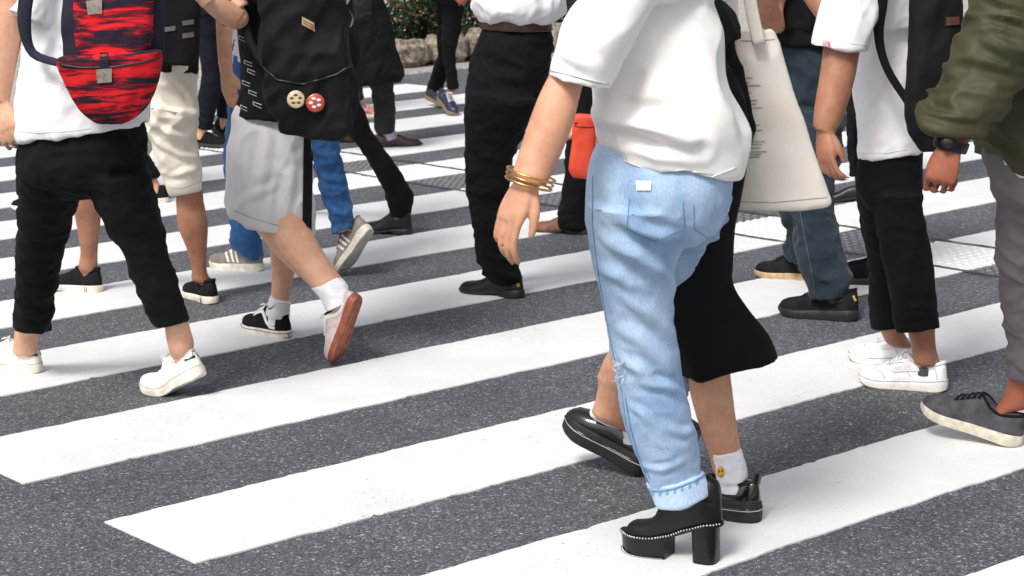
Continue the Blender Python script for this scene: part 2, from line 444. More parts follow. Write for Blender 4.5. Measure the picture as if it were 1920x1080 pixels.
class Person:
    def __init__(s, label, base, skinmat, hip, heading, H=1.68, group="pedestrians on the crossing", lean=0.02, voxel=.007, hair=(18, 15, 14)):
        s.base = Vector((base[0], base[1], 0)); s.mat = skinmat; s.H = H; s.heading = heading; s.voxel = voxel
        s.fw = Vector((math.cos(R(heading)), math.sin(R(heading)), 0)); s.lt = Vector((-s.fw.y, s.fw.x, 0))
        me = bpy.data.meshes.new("person"); s.root = bpy.data.objects.new("person", me); COL.objects.link(s.root)
        s.root.location = s.base; s.root["_b"] = list(s.base)
        tag(s.root, label, "person", group)
        s.bm = bmesh.new(); s.hip = Vector((hip[0], hip[1], .52 * H)); s.dp = fd(s.hip); s.lean = lean; s.hair = hair
        s.core()
    def at(s, f, x=0.0, y=0.0):
        """point at fraction f of the height, x forward, y to the left"""
        z = s.H * f; k = max(0, f - .52)
        return Vector((s.hip.x, s.hip.y, z)) + s.fw * (x + s.lean * k * 2) + s.lt * y
    def core(s):
        H = s.H / 1.7
        sec = lambda f, a, b, x=0.0: (s.at(f, x * H), s.lt * a * H, s.fw * b * H)
        tube(s.bm, [sec(.47, .05, .04), sec(.5, .07, .05), sec(.55, .075, .05), sec(.62, .07, .05), sec(.7, .075, .055), sec(.77, .085, .06), sec(.805, .09, .06), sec(.835, .075, .055), sec(.85, .06, .058), sec(.87, .054, .056, .01)], 3)
        tube(s.bm, [sec(.85, .05, .05), sec(.868, .048, .055, .02), sec(.88, .058, .078, .035), sec(.905, .068, .092, .02), sec(.935, .074, .1, .012), sec(.962, .07, .094, .008), sec(.985, .05, .068, .004), sec(.998, .018, .025, 0)], 3)
        rtube(s.bm, [s.at(.932, .1 * H), s.at(.92, .116 * H), s.at(.912, .125 * H), s.at(.907, .108 * H)], [.007, .01, .013, .008], 8)
        for q in (1, -1):
            ball(s.bm, s.at(.92, .005, q * .075 * H), .03, (1, .35, 1))
        rtube(s.bm, [s.at(.894, .098 * H, .02), s.at(.895, .113 * H, 0), s.at(.894, .098 * H, -.02)], .008, 8)
    def head_parts(s):
        H = s.H / 1.7; b = bmesh.new()
        sec = lambda f, a, c, x=0.0: (s.at(f, x * H), s.lt * a * H, s.fw * c * H)
        tube(b, [sec(.89, .06, .05, -.045), sec(.91, .077, .075, -.03), sec(.935, .083, .098, -.012), sec(.962, .082, .108, 0), sec(.988, .062, .084, 0), sec(1.006, .02, .03, 0)], 4, 28)
        mk("hair", remesh(b, .009, 1, [(.006, (40, 40, 12), (0, 0, 0), "n", 3)]), cloth("hair_%d" % s.hair[0], s.hair, rough=.5, scale=(90, 90, 12)), s.root)
    def shoulder(s, side): return s.at(.79, 0, side * .15 * s.H / 1.7)
    def torso(s, bm, f0=.49, f1=.83, grow=.035, hem=0.0):
        H = s.H / 1.7; g = grow
        sec = lambda f, a, b, x=0.0: (s.at(f, x * H), s.lt * (a * H + g), s.fw * (b * H + g))
        tab = [(.49, .155, .115), (.55, .15, .11), (.62, .13, .1), (.7, .14, .105), (.77, .16, .1), (.805, .15, .08), (.832, .075, .055)]
        tube(bm, [sec(*t) for t in tab if f0 - .01 <= t[0] <= f1 + .01], 4)
    def sleeve(s, bm, side, elbow, frac=.62, r=(.062, .075)):
        a = s.shoulder(side) - s.lt * side * .02; e = a + (Vector(elbow) - a) * frac
        rtube(bm, [a - s.lt * side * .03, a, (a + e) / 2, e], [r[0], r[0] * 1.12, (r[0] + r[1]) / 2, r[1]], 18, 3)
    def arm(s, side, elbow, wrist, r=(.044, .037, .026)):
        a = s.shoulder(side); e, w = Vector(elbow), Vector(wrist)
        rtube(s.bm, [a - s.lt * side * .04, a, a.lerp(e, .5), e, e.lerp(w, .3), e.lerp(w, .7), w], [r[0] * 1.15, r[0] * 1.1, r[0], r[1], r[1] * 1.05, r[1] * .85, r[2]], 14, 3)
    def default_arm(s, side, swing=0.0, bend=20, do_hand=True):
        a = s.shoulder(side); L1, L2 = .168 * s.H, .145 * s.H
        e = a + s.fw * (L1 * math.sin(R(swing))) + s.lt * side * .05 - Vector((0, 0, L1 * math.cos(R(swing))))
        th = R(swing + bend); w = e + s.fw * (L2 * math.sin(th)) - Vector((0, 0, L2 * math.cos(th)))
        s.arm(side, e, w)
        if do_hand: hand(s.bm, w, (w - e), s.lt * side, .105 * s.H, side=-1 if side > 0 else 1)
        return e, w
    def finish(s, head=True):
        me = remesh(s.bm, s.voxel, 1)
        me.name = "person"; me.transform(Matrix.Translation(-s.base)); smooth_shade(me); me.materials.append(s.mat)
        old = s.root.data; s.root.data = me; bpy.data.meshes.remove(old)
        if head: s.head_parts()
    # --- traced limbs
    def leg(s, bm, cl, sk, shoe, dp=None, ratio=1.0, skin_ratio=1.0, shrink=.55):
        dp = dp or s.dp; ap = shoe.ankle; ax, ay = project(ap); d1 = fd(ap)
        allr = cl + sk
        cs = [((l[0] + l[2]) / 2, (l[1] + l[3]) / 2) for l in allr] + [(ax, ay)]
        cum = [0.0]
        for a, b in zip(cs, cs[1:]): cum.append(cum[-1] + math.hypot(b[0] - a[0], b[1] - a[1]))
        dep = [dp + (d1 - dp) * c / cum[-1] for c in cum]
        csec = [pxsec(l, d, ratio) for l, d in zip(cl, dep)]
        tube(bm, csec, 5, 26)
        body = [(c, A * (shrink if i else .3), B * (shrink if i else .3)) for i, (c, A, B) in enumerate(csec)]
        body = [(c, A * min(1, .06 / A.length), B * min(1, .06 / B.length)) for c, A, B in body]
        if sk:
            body = body[:-1] + [pxsec(l, d, skin_ratio) for l, d in zip(sk, dep[len(cl):])]
        e = .024
        body.append((Vector(ap), Vector((e, 0, 0)), Vector((0, e * 1.1, 0))))
        body.append((Vector(ap) - Vector((0, 0, .03)), Vector((e, 0, 0)), Vector((0, e * 1.2, 0))))
        h = s.at(.5, 0, 0)
        tube(s.bm, [(h.lerp(body[0][0], .6), Vector((.03, 0, 0)), Vector((0, .03, 0)))] + body, 3, 18)
        s.dlast = dep; s.dls = getattr(s, "dls", []) + [dep]
        return csec
    def genleg(s, bm, side, shoe, knee=.06, r=(.095, .068, .062), hem=.05, y=.085):
        ap = Vector(shoe.ankle); h = s.at(.5, 0, side * y); k = h.lerp(ap, .5) + s.fw * knee
        lo = ap.lerp(k, hem / max(.1, (k - ap).length))
        if bm is not None: rtube(bm, [h + Vector((0, 0, .06)), h, h.lerp(k, .5), k, k.lerp(lo, .5), lo], [r[0] * .9, r[0], (r[0] + r[1]) / 2, r[1], (r[1] + r[2]) / 2, r[2]], 18, 4)
        rtube(s.bm, [h, h.lerp(k, .5), k, k.lerp(ap, .35), ap, ap - Vector((0, 0, .03))], [.07, .06, .045, .045, .032, .03], 14, 3)
    def pelvis(s, bm, grow=.03):
        H = s.H / 1.7
        sec = lambda f, a, b: (s.at(f), s.lt * (a * H + grow), s.fw * (b * H + grow))
        tube(bm, [sec(.46, .09, .07), sec(.49, .135, .1), sec(.54, .14, .1), sec(.6, .125, .092)], 4)
FOLD_T = lambda a=1.0: [(.006 * a, (7, 7, 16), (.5, .3, 0), "ridge", 11), (.004 * a, (13, 13, 30), (-.5, .2, .4), "ridge", 23), (.0032 * a, (24, 24, 44), (.4, .6, .1), "ridge", 27), (.005 * a, (4, 4, 5), (0, 0, 0), "n", 31)]
FOLD_S = lambda a=1.0: [(.010 * a, (9, 9, 3.2), (.25, .2, 0), "ridge", 41), (.006 * a, (12, 12, 12), (.6, .3, .2), "ridge", 43), (.0036 * a, (22, 22, 9), (.5, .6, .2), "ridge", 45), (.0025 * a, (34, 34, 26), (.2, .8, .4), "ridge", 46), (.008 * a, (4, 4, 4), (0, 0, 0), "n", 47)]

def generic(label, near_px, heading, H, skinm, tmat, smat, skind, supper, msole, stride=.0, which=1, hair=(18, 15, 14), far_lift=0, sleeves=True, hipoff=(0, 0), stepx=None, name="shoe", mshoe=None, group="pedestrians on the crossing"):
    """a pedestrian mostly hidden by others; near_px = (heel pixel) of the planted foot on side `which`"""
    a = G(*near_px); fw = Vector((math.cos(R(heading)), math.sin(R(heading)), 0)); lt = Vector((-fw.y, fw.x, 0))
    hipc = a + fw * (.1 + stride * .5) - lt * which * .09 + fw * hipoff[0] + lt * hipoff[1]
    p = Person(label, hipc, skinm, hipc, heading, H, group, voxel=.011, hair=hair)
    s1 = Shoe(skind, a, heading, .27, upper=supper)
    b = a - lt * which * .18 + fw * stride
    s2 = Shoe(skind, b, heading, .27, upper=supper) if not far_lift else Shoe(skind, b + fw * .2, heading, .27, "ball", bend=far_lift, upper=supper)
    tb = bmesh.new(); p.pelvis(tb)
    p.genleg(tb, which, s1); p.genleg(tb, -which, s2)
    mk("trousers", remesh(tb, .011, 2, FOLD_T()), tmat, p.root)
    for s in (s1, s2): put_shoe(p, s, name, mshoe, msole)
    sb = bmesh.new(); p.torso(sb)
    for sd in (1, -1):
        e, w = p.default_arm(sd, 48, 100)
        p.sleeve(sb, sd, e)
    mk("shirt", remesh(sb, .011, 2, FOLD_S()), smat, p.root)
    p.finish(); return p
# ------------------------------------------------------------------ road, crossing, pavement
def gp(t, u, z=0.0): return SDIR * t + NDIR * u + Vector((0, 0, z))
def asphalt():
    m, nt, b = nodes("asphalt"); v = coords(nt)
    vo = N(nt, "ShaderNodeTexVoronoi", Scale=165.0, Randomness=1.0); nt.links.new(v, vo.inputs["Vector"])
    sep = N(nt, "ShaderNodeSeparateColor"); nt.links.new(vo.outputs["Color"], sep.inputs[0])
    r = ramp(nt, sep.outputs[0], [(0.0, (.046, .048, .053)), (.5, (.08, .084, .093)), (.84, (.115, .12, .13)), (.95, (.17, .176, .186)), (1.0, (.34, .345, .355))])
    vo2 = N(nt, "ShaderNodeTexVoronoi", Scale=300.0); nt.links.new(v, vo2.inputs["Vector"])
    sep2 = N(nt, "ShaderNodeSeparateColor"); nt.links.new(vo2.outputs["Color"], sep2.inputs[0])
    r2 = ramp(nt, sep2.outputs[1], [(0.0, (.68, .68, .7)), (.7, (1.0, 1.0, 1.03)), (1, (1.75, 1.75, 1.75))])
    mx = N(nt, "ShaderNodeMix", data_type="RGBA", blend_type="MULTIPLY"); mx.inputs[0].default_value = 1
    nt.links.new(r.outputs[0], mx.inputs[6]); nt.links.new(r2.outputs[0], mx.inputs[7])
    n = N(nt, "ShaderNodeTexNoise", Scale=1.3, Detail=8.0, Roughness=.68); nt.links.new(v, n.inputs["Vector"])
    r3 = ramp(nt, n.outputs[0], [(.28, (.74, .745, .76)), (.5, (1.0, 1.0, 1.0)), (.72, (1.2, 1.2, 1.19))])
    mx2 = N(nt, "ShaderNodeMix", data_type="RGBA", blend_type="MULTIPLY"); mx2.inputs[0].default_value = 1
    nt.links.new(mx.outputs[2], mx2.inputs[6]); nt.links.new(r3.outputs[0], mx2.inputs[7])
    nt.links.new(mx2.outputs[2], b.inputs["Base Color"])
    b.inputs["Roughness"].default_value = .8; b.inputs["Specular IOR Level"].default_value = .4
    bp = N(nt, "ShaderNodeBump", Strength=.35, Distance=.003); nt.links.new(vo.outputs["Distance"], bp.inputs["Height"]); bp.invert = True
    nt.links.new(bp.outputs[0], b.inputs["Normal"]); return m
def paint():
    m, nt, b = nodes("road_paint"); v = coords(nt)
    n = N(nt, "ShaderNodeTexNoise", Scale=2.2, Detail=7.0, Roughness=.62); nt.links.new(v, n.inputs["Vector"])
    r = ramp(nt, n.outputs[0], [(.3, (.64, .645, .65)), (.65, (.755, .76, .755))])
    f = N(nt, "ShaderNodeTexNoise", Scale=1.0, Detail=4.0, Roughness=.7); nt.links.new(coords(nt, (55, 120, 55), (0, 0, YAW)), f.inputs["Vector"])
    n5 = N(nt, "ShaderNodeTexNoise", Scale=1.3, Detail=3.0); nt.links.new(v, n5.inputs["Vector"])
    ad = N(nt, "ShaderNodeMath", operation="MULTIPLY_ADD"); nt.links.new(n5.outputs[0], ad.inputs[0]); ad.inputs[1].default_value = .28; nt.links.new(f.outputs[0], ad.inputs[2])
    rf = ramp(nt, ad.outputs[0], [(.79, (0, 0, 0)), (.88, (1, 1, 1))])
    mx = N(nt, "ShaderNodeMix", data_type="RGBA"); nt.links.new(rf.outputs[0], mx.inputs[0]); nt.links.new(r.outputs[0], mx.inputs[6]); mx.inputs[7].default_value = (.16, .16, .165, 1)
    s = N(nt, "ShaderNodeTexNoise", Scale=160.0, Detail=3.0); nt.links.new(v, s.inputs["Vector"])
    rs = ramp(nt, s.outputs[0], [(.3, (.93, .93, .93)), (.6, (1, 1, 1))])
    mx2 = N(nt, "ShaderNodeMix", data_type="RGBA", blend_type="MULTIPLY"); mx2.inputs[0].default_value = 1
    nt.links.new(mx.outputs[2], mx2.inputs[6]); nt.links.new(rs.outputs[0], mx2.inputs[7])
    nt.links.new(mx2.outputs[2], b.inputs["Base Color"]); b.inputs["Roughness"].default_value = .7; b.inputs["Specular IOR Level"].default_value = .3
    bp = N(nt, "ShaderNodeBump", Strength=.3, Distance=.003); nt.links.new(s.outputs[0], bp.inputs["Height"]); nt.links.new(bp.outputs[0], b.inputs["Normal"])
    return m
M_ASPH, M_PAINT = asphalt(), paint()
bm = bmesh.new()
for a in (-600, ): bm.faces.new([bm.verts.new(v) for v in ((-600, -300, 0), (600, -300, 0), (600, 900, 0), (-600, 900, 0))])
road = mk("road", bm, M_ASPH, kind="structure")
tag(road, "dark grey asphalt road under the white crossing stripes")

EDGES = [(-13.349, -12.765), (-12.353, -11.836), (-11.417, -10.88), (-10.422, -9.936), (-9.53, -9.032), (-8.561, -8.098), (-7.65, -7.17), (-6.711, -6.193), (-5.714, -5.203), (-4.726, -4.258), (-3.791, -3.34), (-2.9, -2.42), (-1.95, -1.46)]
T0, T1 = 2.445, 9.85
def stripe(u0, u1, i):
    """painted bar with slightly ragged edges, 4 mm thick"""
    rnd = random.Random(i); bm = bmesh.new(); n = 420; top = []; bot = []
    def edge(u, sg):
        o = []; w = 0
        for k in range(n + 1):
            w = w * .8 + rnd.gauss(0, .0016); chip = -abs(rnd.gauss(0, .006)) if rnd.random() < .05 else 0
            o.append(u + (w + chip + .004 * math.sin(k * .03 + i * 2)) * sg)
        return o
    a, b = edge(u0, -1), edge(u1, 1); rows = []
    for k in range(n + 1):
        t = T0 + (T1 - T0) * k / n
        e0 = rnd.gauss(0, .003) if k in (0, n) else 0
        rows.append([bm.verts.new(gp(t + e0, a[k], .0)), bm.verts.new(gp(t + e0, a[k], .004)), bm.verts.new(gp(t + e0, b[k], .004)), bm.verts.new(gp(t + e0, b[k], .0))])
    for r, s in zip(rows, rows[1:]):
        for j in range(3): bm.faces.new((r[j], r[j + 1], s[j + 1], s[j]))
    bm.faces.new(rows[0]); bm.faces.new(rows[-1])
    mk("crossing_stripe", bm, M_PAINT, road, angle=30)
for i, (u0, u1) in enumerate(EDGES): stripe(u0, u1, i)

# guide path for the blind across the crossing: joints and rows of low studs
M_JOINT = solid("joint_tar", (52, 54, 56), .7, scale=60)
def along(t, u0, u1, w, z0, seed, name, m, chips=True):
    rnd = random.Random(seed); bm = bmesh.new(); n = 700; rows = []; x = 0
    for k in range(n + 1):
        u = u0 + (u1 - u0) * k / n; x = x * .9 + rnd.gauss(0, .0018)
        h = w * (.5 + .35 * abs(rnd.gauss(0, .6)))
        rows.append([bm.verts.new(gp(t + x - h, u, z0)), bm.verts.new(gp(t + x + h, u, z0))])
    for k, (r, s) in enumerate(zip(rows, rows[1:])):
        bm.faces.new((r[0], r[1], s[1], s[0]))
    return mk(name, bm, m, road)
along(7.1, -13.2, -1.2, .014, .0085, 5, "paving_joint", M_JOINT)
along(6.615, -13.2, -1.2, .014, .0085, 6, "paving_joint", M_JOINT)
def in_stripe(u): return any(a < u < b for a, b in EDGES)
for nm, mm, cond in (("raised_studs", M_PAINT, True), ("raised_studs", solid("stud_grey", (118, 119, 122), .7, c2=(96, 97, 100), scale=90), False)):
    bm = bmesh.new(); u = -13.0
    while u < -2.4:
        for j in range(9):
            t = 6.655 + j * .05
            if in_stripe(u) == cond:
                z = .004 if cond else 0.0
                c = gp(t, u, z); r0, r1, h = .0155, .009, .005
                v0 = [bm.verts.new(c + Vector((r0 * math.cos(a), r0 * math.sin(a), 0))) for a in [k * math.pi / 4 for k in range(8)]]
                v1 = [bm.verts.new(c + Vector((r1 * math.cos(a), r1 * math.sin(a), h))) for a in [k * math.pi / 4 for k in range(8)]]
                for k in range(8): bm.faces.new((v0[k], v0[(k + 1) % 8], v1[(k + 1) % 8], v1[k]))
                bm.faces.new(v1)
        u += .05
    mk(nm, bm, mm, road, angle=60)["kind"] = "stuff"

# far pavement with kerb
M_PAVE = solid("pavement_slabs", (176, 170, 162), .85, c2=(146, 142, 138), scale=7, bump=.3, bscale=180)
M_KERB = solid("kerb_stone", (158, 156, 152), .85, c2=(118, 117, 115), scale=25, bump=.5, bscale=120)
bm = bmesh.new()
loft(bm, [[gp(t, -90, -.05), gp(t, -14.12, -.05), gp(t, -14.12, .03), gp(t, -90, .05)] for t in (-60, 90)])
pave = mk("pavement", bm, M_PAVE, kind="structure", angle=30); tag(pave, "pale grey pavement beyond the far end of the crossing")
bm = bmesh.new()
for k in range(120):
    t = -30 + k * .6; rings = []
    for tt in (t + .004, t + .596): rings.append([gp(tt, -14.118, -.05), gp(tt, -13.90, -.05), gp(tt, -13.90, .012), gp(tt, -13.93, .03), gp(tt, -14.118, .034)])
    loft(bm, rings)
tag(mk("kerb", bm, M_KERB, kind="structure", angle=30), "low grey kerb stones between the crossing and the pavement")
bm = bmesh.new()
rnd = random.Random(9)
for k in range(60):
    u = -14.5 - k * .3
    loft(bm, [[gp(t, u, .052), gp(t, u - .01, .052)] for t in (-40, 60)], False, False)
mk("slab_joints", bm, M_JOINT, pave)

# planter: rough stone edging and a flowering shrub behind it
M_STONE = solid("rough_stone", (150, 138, 122), .95, c2=(82, 74, 66), scale=26, bump=1.0, bscale=60)
def rock(c, size, rz, seed):
    bm = bmesh.new(); box(bm, (0, 0, size[2] / 2), size, bev=min(size) * .22)
    me = remesh(bm, .02, 2, [(.018, (9, 9, 9), (0, 0, 0), "n", seed), (.008, (28, 28, 28), (0, 0, 0), "n", seed + 1)])
    me.transform(Matrix.Translation(c) @ Matrix.Rotation(rz, 4, "Z")); return me
pb = gp(10.5, -14.35)
pl = bpy.data.objects.new("planter", None); COL.objects.link(pl); pl.location = pb; pl["_b"] = list(pb)
tag(pl, "rough stone edged planting bed at the far kerb", "planter")
for k in range(7):
    w = .34 + .05 * (k % 3)
    mk("edging_stone", rock(gp(10.55 + k * .43, -14.27 - .015 * (k % 2), .02), (.42, .24, .25 + .02 * (k % 3)), YAW, k * 7), M_STONE, pl)
for k in range(4):
    mk("edging_stone", rock(gp(10.3 - .03 * k, -14.5 - k * .42, .02), (.24, .42, .24), YAW, 60 + k * 7), M_STONE, pl)
bm = bmesh.new(); loft(bm, [[gp(10.3, -15.9, .02), gp(10.3, -14.3, .02), gp(13.4, -14.3, .02), gp(13.4, -15.9, .02)], [gp(10.3, -15.9, .2), gp(10.3, -14.3, .2), gp(13.4, -14.3, .2), gp(13.4, -15.9, .2)]])
mk("soil", bm, solid("soil", (60, 48, 38), .95, scale=30, bump=1), pl, angle=30)
def leafmat(name, c1, c2, c3):
    m, nt, b = nodes(name); oi = nt.nodes.new("ShaderNodeNewGeometry")
    r = ramp(nt, oi.outputs["Random Per Island"], [(0, lin(c1)), (.55, lin(c2)), (.9, lin(c2)), (1, lin(c3))]); nt.links.new(r.outputs[0], b.inputs["Base Color"])
    b.inputs["Roughness"].default_value = .5; b.inputs["Specular IOR Level"].default_value = .3
    return m
M_LEAF = leafmat("shrub_leaf", (12, 28, 12), (30, 56, 24), (124, 80, 32))
M_FLOW = leafmat("shrub_flower", (232, 196, 170), (228, 166, 130), (206, 126, 80))
def shrub(c, rx, ry, rz, nl, nf, seed, label):
    rnd = random.Random(seed); base = Vector(c)
    root = bpy.data.objects.new("flowering_shrub", None); COL.objects.link(root); root.location = base; root["_b"] = list(base)
    tag(root, label, "shrub", "flowering shrubs in the planter")
    lb, fb, sb = bmesh.new(), bmesh.new(), bmesh.new()
    X, Y = SDIR, -NDIR
    clumps = []
    for _ in range(46):
        a, z = rnd.uniform(0, 6.283), rnd.uniform(.02, 1); q = math.sqrt(max(0, 1 - max(0, z - .45) ** 2 / .34))
        rr = rnd.uniform(.55, 1.0); clumps.append(base + X * (rx * math.cos(a) * q * rr) + Y * (ry * math.sin(a) * q * rr) + Vector((0, 0, rz * z)))
    def leaf(b, p, s, d):
        n = Vector((rnd.gauss(0, 1), rnd.gauss(0, 1), rnd.gauss(.4, .8))).normalized(); d = (d - n * d.dot(n)).normalized(); w = n.cross(d)
        vs = [b.verts.new(p + d * x * s + w * y * s + n * h * s) for x, y, h in ((-.5, 0, 0), (-.1, .26, .06), (.5, 0, -.05), (-.1, -.26, .06))]
        b.faces.new(vs)
    for k in range(nl):
        cl = rnd.choice(clumps); g = Vector((rnd.gauss(0, 1), rnd.gauss(0, 1), rnd.gauss(0, 1))) * .085
        if (cl + g).z < .2: continue
        leaf(lb, cl + g, rnd.uniform(.03, .05), Vector((rnd.gauss(0, 1), rnd.gauss(0, 1), rnd.gauss(0, .7))))
    for k in range(nf):
        cl = rnd.choice(clumps); g = Vector((rnd.gauss(0, 1), rnd.gauss(0, 1), rnd.gauss(0, 1))).normalized() * rnd.uniform(.12, .18)
        if (cl + g).z < .22: continue
        for j in range(rnd.choice((1, 2, 3, 4))):
            q = cl + g + Vector((rnd.gauss(0, .018), rnd.gauss(0, .018), rnd.gauss(0, .015)))
            for i in range(3): leaf(fb, q, rnd.uniform(.014, .023), Vector((rnd.gauss(0, 1), rnd.gauss(0, 1), rnd.gauss(0, 1))))
    for k, cl in enumerate(clumps[:24]):
        rtube(sb, [base + Vector((rnd.gauss(0, .08), rnd.gauss(0, .08), .15)), base.lerp(cl, .5) + Vector((rnd.gauss(0, .05), rnd.gauss(0, .05), .05)), cl], [.012, .008, .004], 6)
    mk("foliage", lb, M_LEAF, root); mk("flowers", fb, M_FLOW, root); mk("stems", sb, solid("twig", (70, 52, 38), .9), root)
shrub(gp(10.75, -15.1, .05), .75, .6, 1.15, 15000, 170, 3, "dark green shrub dotted with small pale flowers, at the near corner of the planter")
shrub(gp(12.2, -15.05, .05), .95, .6, 1.2, 15000, 170, 4, "second flowering dark green shrub along the planter, behind the black trousers")
# ------------------------------------------------------------------ shared materials
SK_L = skin("skin_light", (212, 172, 146), (194, 146, 120))
SK_T = skin("skin_tan", (170, 124, 99), (144, 98, 76))
SK_M = skin("skin_medium", (204, 160, 132), (178, 130, 104))
SK_D = skin("skin_brown", (158, 98, 74), (132, 76, 56))
BLK = cloth("black_twill", (15, 15, 17), (9, 9, 11), scale=(6, 6, 6))
BLK2 = cloth("black_jersey", (18, 18, 20), (11, 11, 13), scale=(5, 5, 5))
CHAR = cloth("charcoal_wool", (44, 42, 44), (30, 29, 31), scale=(6, 6, 6))
NAVY = cloth("navy_wool", (18, 21, 32), (12, 14, 22))
WHITE = cloth("white_cotton", (236, 234, 236), (224, 222, 226), scale=(4, 4, 4), bump=.1)
LEATH = solid("black_leather", (15, 14, 14), .36, c2=(9, 9, 9), scale=18, bump=.25, bscale=160, spec=.35, coat=.05)
RUBB = solid("black_rubber", (24, 24, 25), .6, c2=(16, 16, 17), scale=30)
RUBW = solid("white_rubber", (226, 222, 212), .6, c2=(192, 182, 164), scale=22)
LACEW = cloth("white_lace", (236, 236, 236), (215, 215, 215), scale=(60, 60, 60), weave=1500)
LACEB = cloth("black_lace", (24, 24, 26), None, scale=(60, 60, 60))
SOCKW = cloth("white_sock", (240, 238, 242), (224, 222, 228), scale=(30, 30, 30), weave=700, bump=.3)
def xy(px, py, d): return P(px, py, d)
def sock(per, rings, d0, d1, m, label=None, name="sock", ratio=1.05, shoe=None):
    secs = pxsecs(rings, d0, d1, ratio)
    if shoe:
        a = Vector(shoe.ankle); secs += [(a + Vector((0, 0, .012)), Vector((.034, 0, 0)), Vector((0, .036, 0))), (a - Vector((0, 0, .03)), Vector((.036, 0, 0)), Vector((0, .04, 0)))]
    bm = bmesh.new(); tube(bm, secs, 4, 26)
    me = remesh(bm, .004, 1, [(.0015, (20, 20, 90), (0, 0, 0), "ridge", 5)])
    return mk(name, me, m, per.root)
def garment(per, name, bm, m, vox=.007, specs=None, sm=2, label=None, folds=None):
    me = remesh(bm, vox, sm if name not in ("trousers", "jeans") else 7, specs)
    if folds: crease(me, folds, per.dp)
    o = mk(name, me, m, per.root)
    if label: o["label"] = label
    return o
def hemline(per, name, o, path, m, r=.0012):
    bv = bvh_of(o); bm = bmesh.new(); onsurf.d = per.dp; seam(bm, bv, path, r); return mk(name, bm, m, o)

# ================================================================== A  white T-shirt, cropped black trousers, red backpack
dA = Y(6.62)
A = Person("person in white T-shirt and cropped black trousers, wearing the red patterned backpack", P(150, 600, dA), SK_L, P(155, 250, dA), 152, 1.68, voxel=.0055)
s1 = Shoe("thick", G(77, 701), 154, .285)
s2 = Shoe("thick", G(304, 738), 150, .285, "ball", pitch=0, bend=24)
tb = bmesh.new()
tube(tb, pxsecs([(50, 190, 262, 180), (36, 262, 272, 240), (33, 325, 279, 315), (80, 358, 250, 350, .7), (120, 374, 220, 370, .5)], dA, dA, .85), 5, 30)
A.leg(tb, [(34, 330, 158, 335), (34, 400, 138, 405), (30, 480, 116, 485), (27, 560, 104, 565), (24, 614, 97, 622)], [(30, 600, 74, 604), (26, 640, 70, 642), (24, 662, 72, 664)], s1, dA + .01, 1.2)
A.leg(tb, [(158, 330, 282, 326), (188, 410, 299, 395), (224, 470, 313, 455), (257, 545, 335, 530), (289, 615, 353, 600)], [(304, 590, 346, 584), (311, 630, 357, 618), (318, 660, 364, 648)], s2, dA - .06, 1.15)
garment(A, "trousers", tb, BLK, .008, FOLD_T(.9))
M_WS = solid("white_sneaker_leather", (232, 230, 224), .5, c2=(214, 210, 202), scale=20, bump=.12)
for s in (s1, s2):
    o = put_shoe(A, s, "sneaker", M_WS, RUBW, LACEW, solid("cream_lining", (220, 216, 206), .8))
    b = bmesh.new(); s.strip(b, [(.0, .55), (.05, .5), (.12, .55)], [(.0, 1.45), (.05, 1.45), (.12, 1.4)])
    mk_each("heel_tab", b, solid("heel_tab_black", (34, 34, 38), .7, c2=(88, 88, 92), scale=160), o)
    mk("sole_line", s.line(.96, .001, .0012), solid("seam_grey", (176, 170, 158), .8), o)
sb = bmesh.new()
tube(sb, pxsecs([(62, -60, 280, -70), (52, 0, 285, 0), (44, 80, 285, 75), (34, 180, 283, 165), (31, 259, 280, 232)], dA, dA, .9), 5, 34)
A.torso(sb, .66, .84, .03)
eA = A.shoulder(1) + Vector((-.13, -.05, -.27))
A.sleeve(sb, 1, eA, .3); eA2, _ = A.default_arm(-1, 40, 90); A.sleeve(sb, -1, eA2)
TA = garment(A, "t_shirt", sb, WHITE, .008, FOLD_S(.8))
hemline(A, "hem_stitching", TA, [(38, 246), (70, 249), (130, 246), (170, 241)], solid("stitch_white", (214, 212, 214), .8), .001)
wr = P(0, 190, dA - .06)
secs = pxsecs([(-12, -60, 62, -60), (-16, 0, 52, 2), (-24, 60, 42, 64), (-26, 120, 30, 124), (-20, 186, 18, 190)], dA - .02, dA - .06, .95)
a0 = A.shoulder(1)
tube(A.bm, [(a0, Vector((.035, 0, 0)), Vector((0, .035, 0)))] + secs, 4, 20)
hand(A.bm, wr, P(24, 276, dA - .1) - wr, Vector((-.25, -1, .15)), .175, (28, 40, 30), -1, thumb=34)
A.finish()
# backpack
def pack(name, label, rings, d, ratio, m, p=.72, vox=.009, specs=None, cat="backpack", group=None):
    bm = bmesh.new(); tube(bm, pxsecs(rings, d, d, ratio), 5, 36, p)
    o = mk(name, remesh(bm, vox, 2, specs), m, None, base=P(*[(rings[-1][0] + rings[-1][2]) / 2, rings[-1][1]], d))
    tag(o, label, cat, group); return o
def red_camo():
    m, nt, b = nodes("red_pattern")
    n = N(nt, "ShaderNodeTexNoise", Scale=1.0, Detail=6.0, Roughness=.62, Distortion=.6); nt.links.new(coords(nt, (5.5, 5.5, 34), (.0, .16, 0)), n.inputs["Vector"])
    r = ramp(nt, n.outputs[0], [(.43, lin((34, 28, 44))), (.485, lin((110, 22, 34))), (.54, lin((206, 30, 38))), (.7, lin((222, 42, 44)))])
    nt.links.new(r.outputs[0], b.inputs["Base Color"]); b.inputs["Roughness"].default_value = .8; b.inputs["Specular IOR Level"].default_value = .2
    w = N(nt, "ShaderNodeTexNoise", Scale=600); nt.links.new(coords(nt), w.inputs["Vector"]); bp = N(nt, "ShaderNodeBump", Strength=.2, Distance=.002); nt.links.new(w.outputs[0], bp.inputs["Height"]); nt.links.new(bp.outputs[0], b.inputs["Normal"])
    return m
M_RED = red_camo()
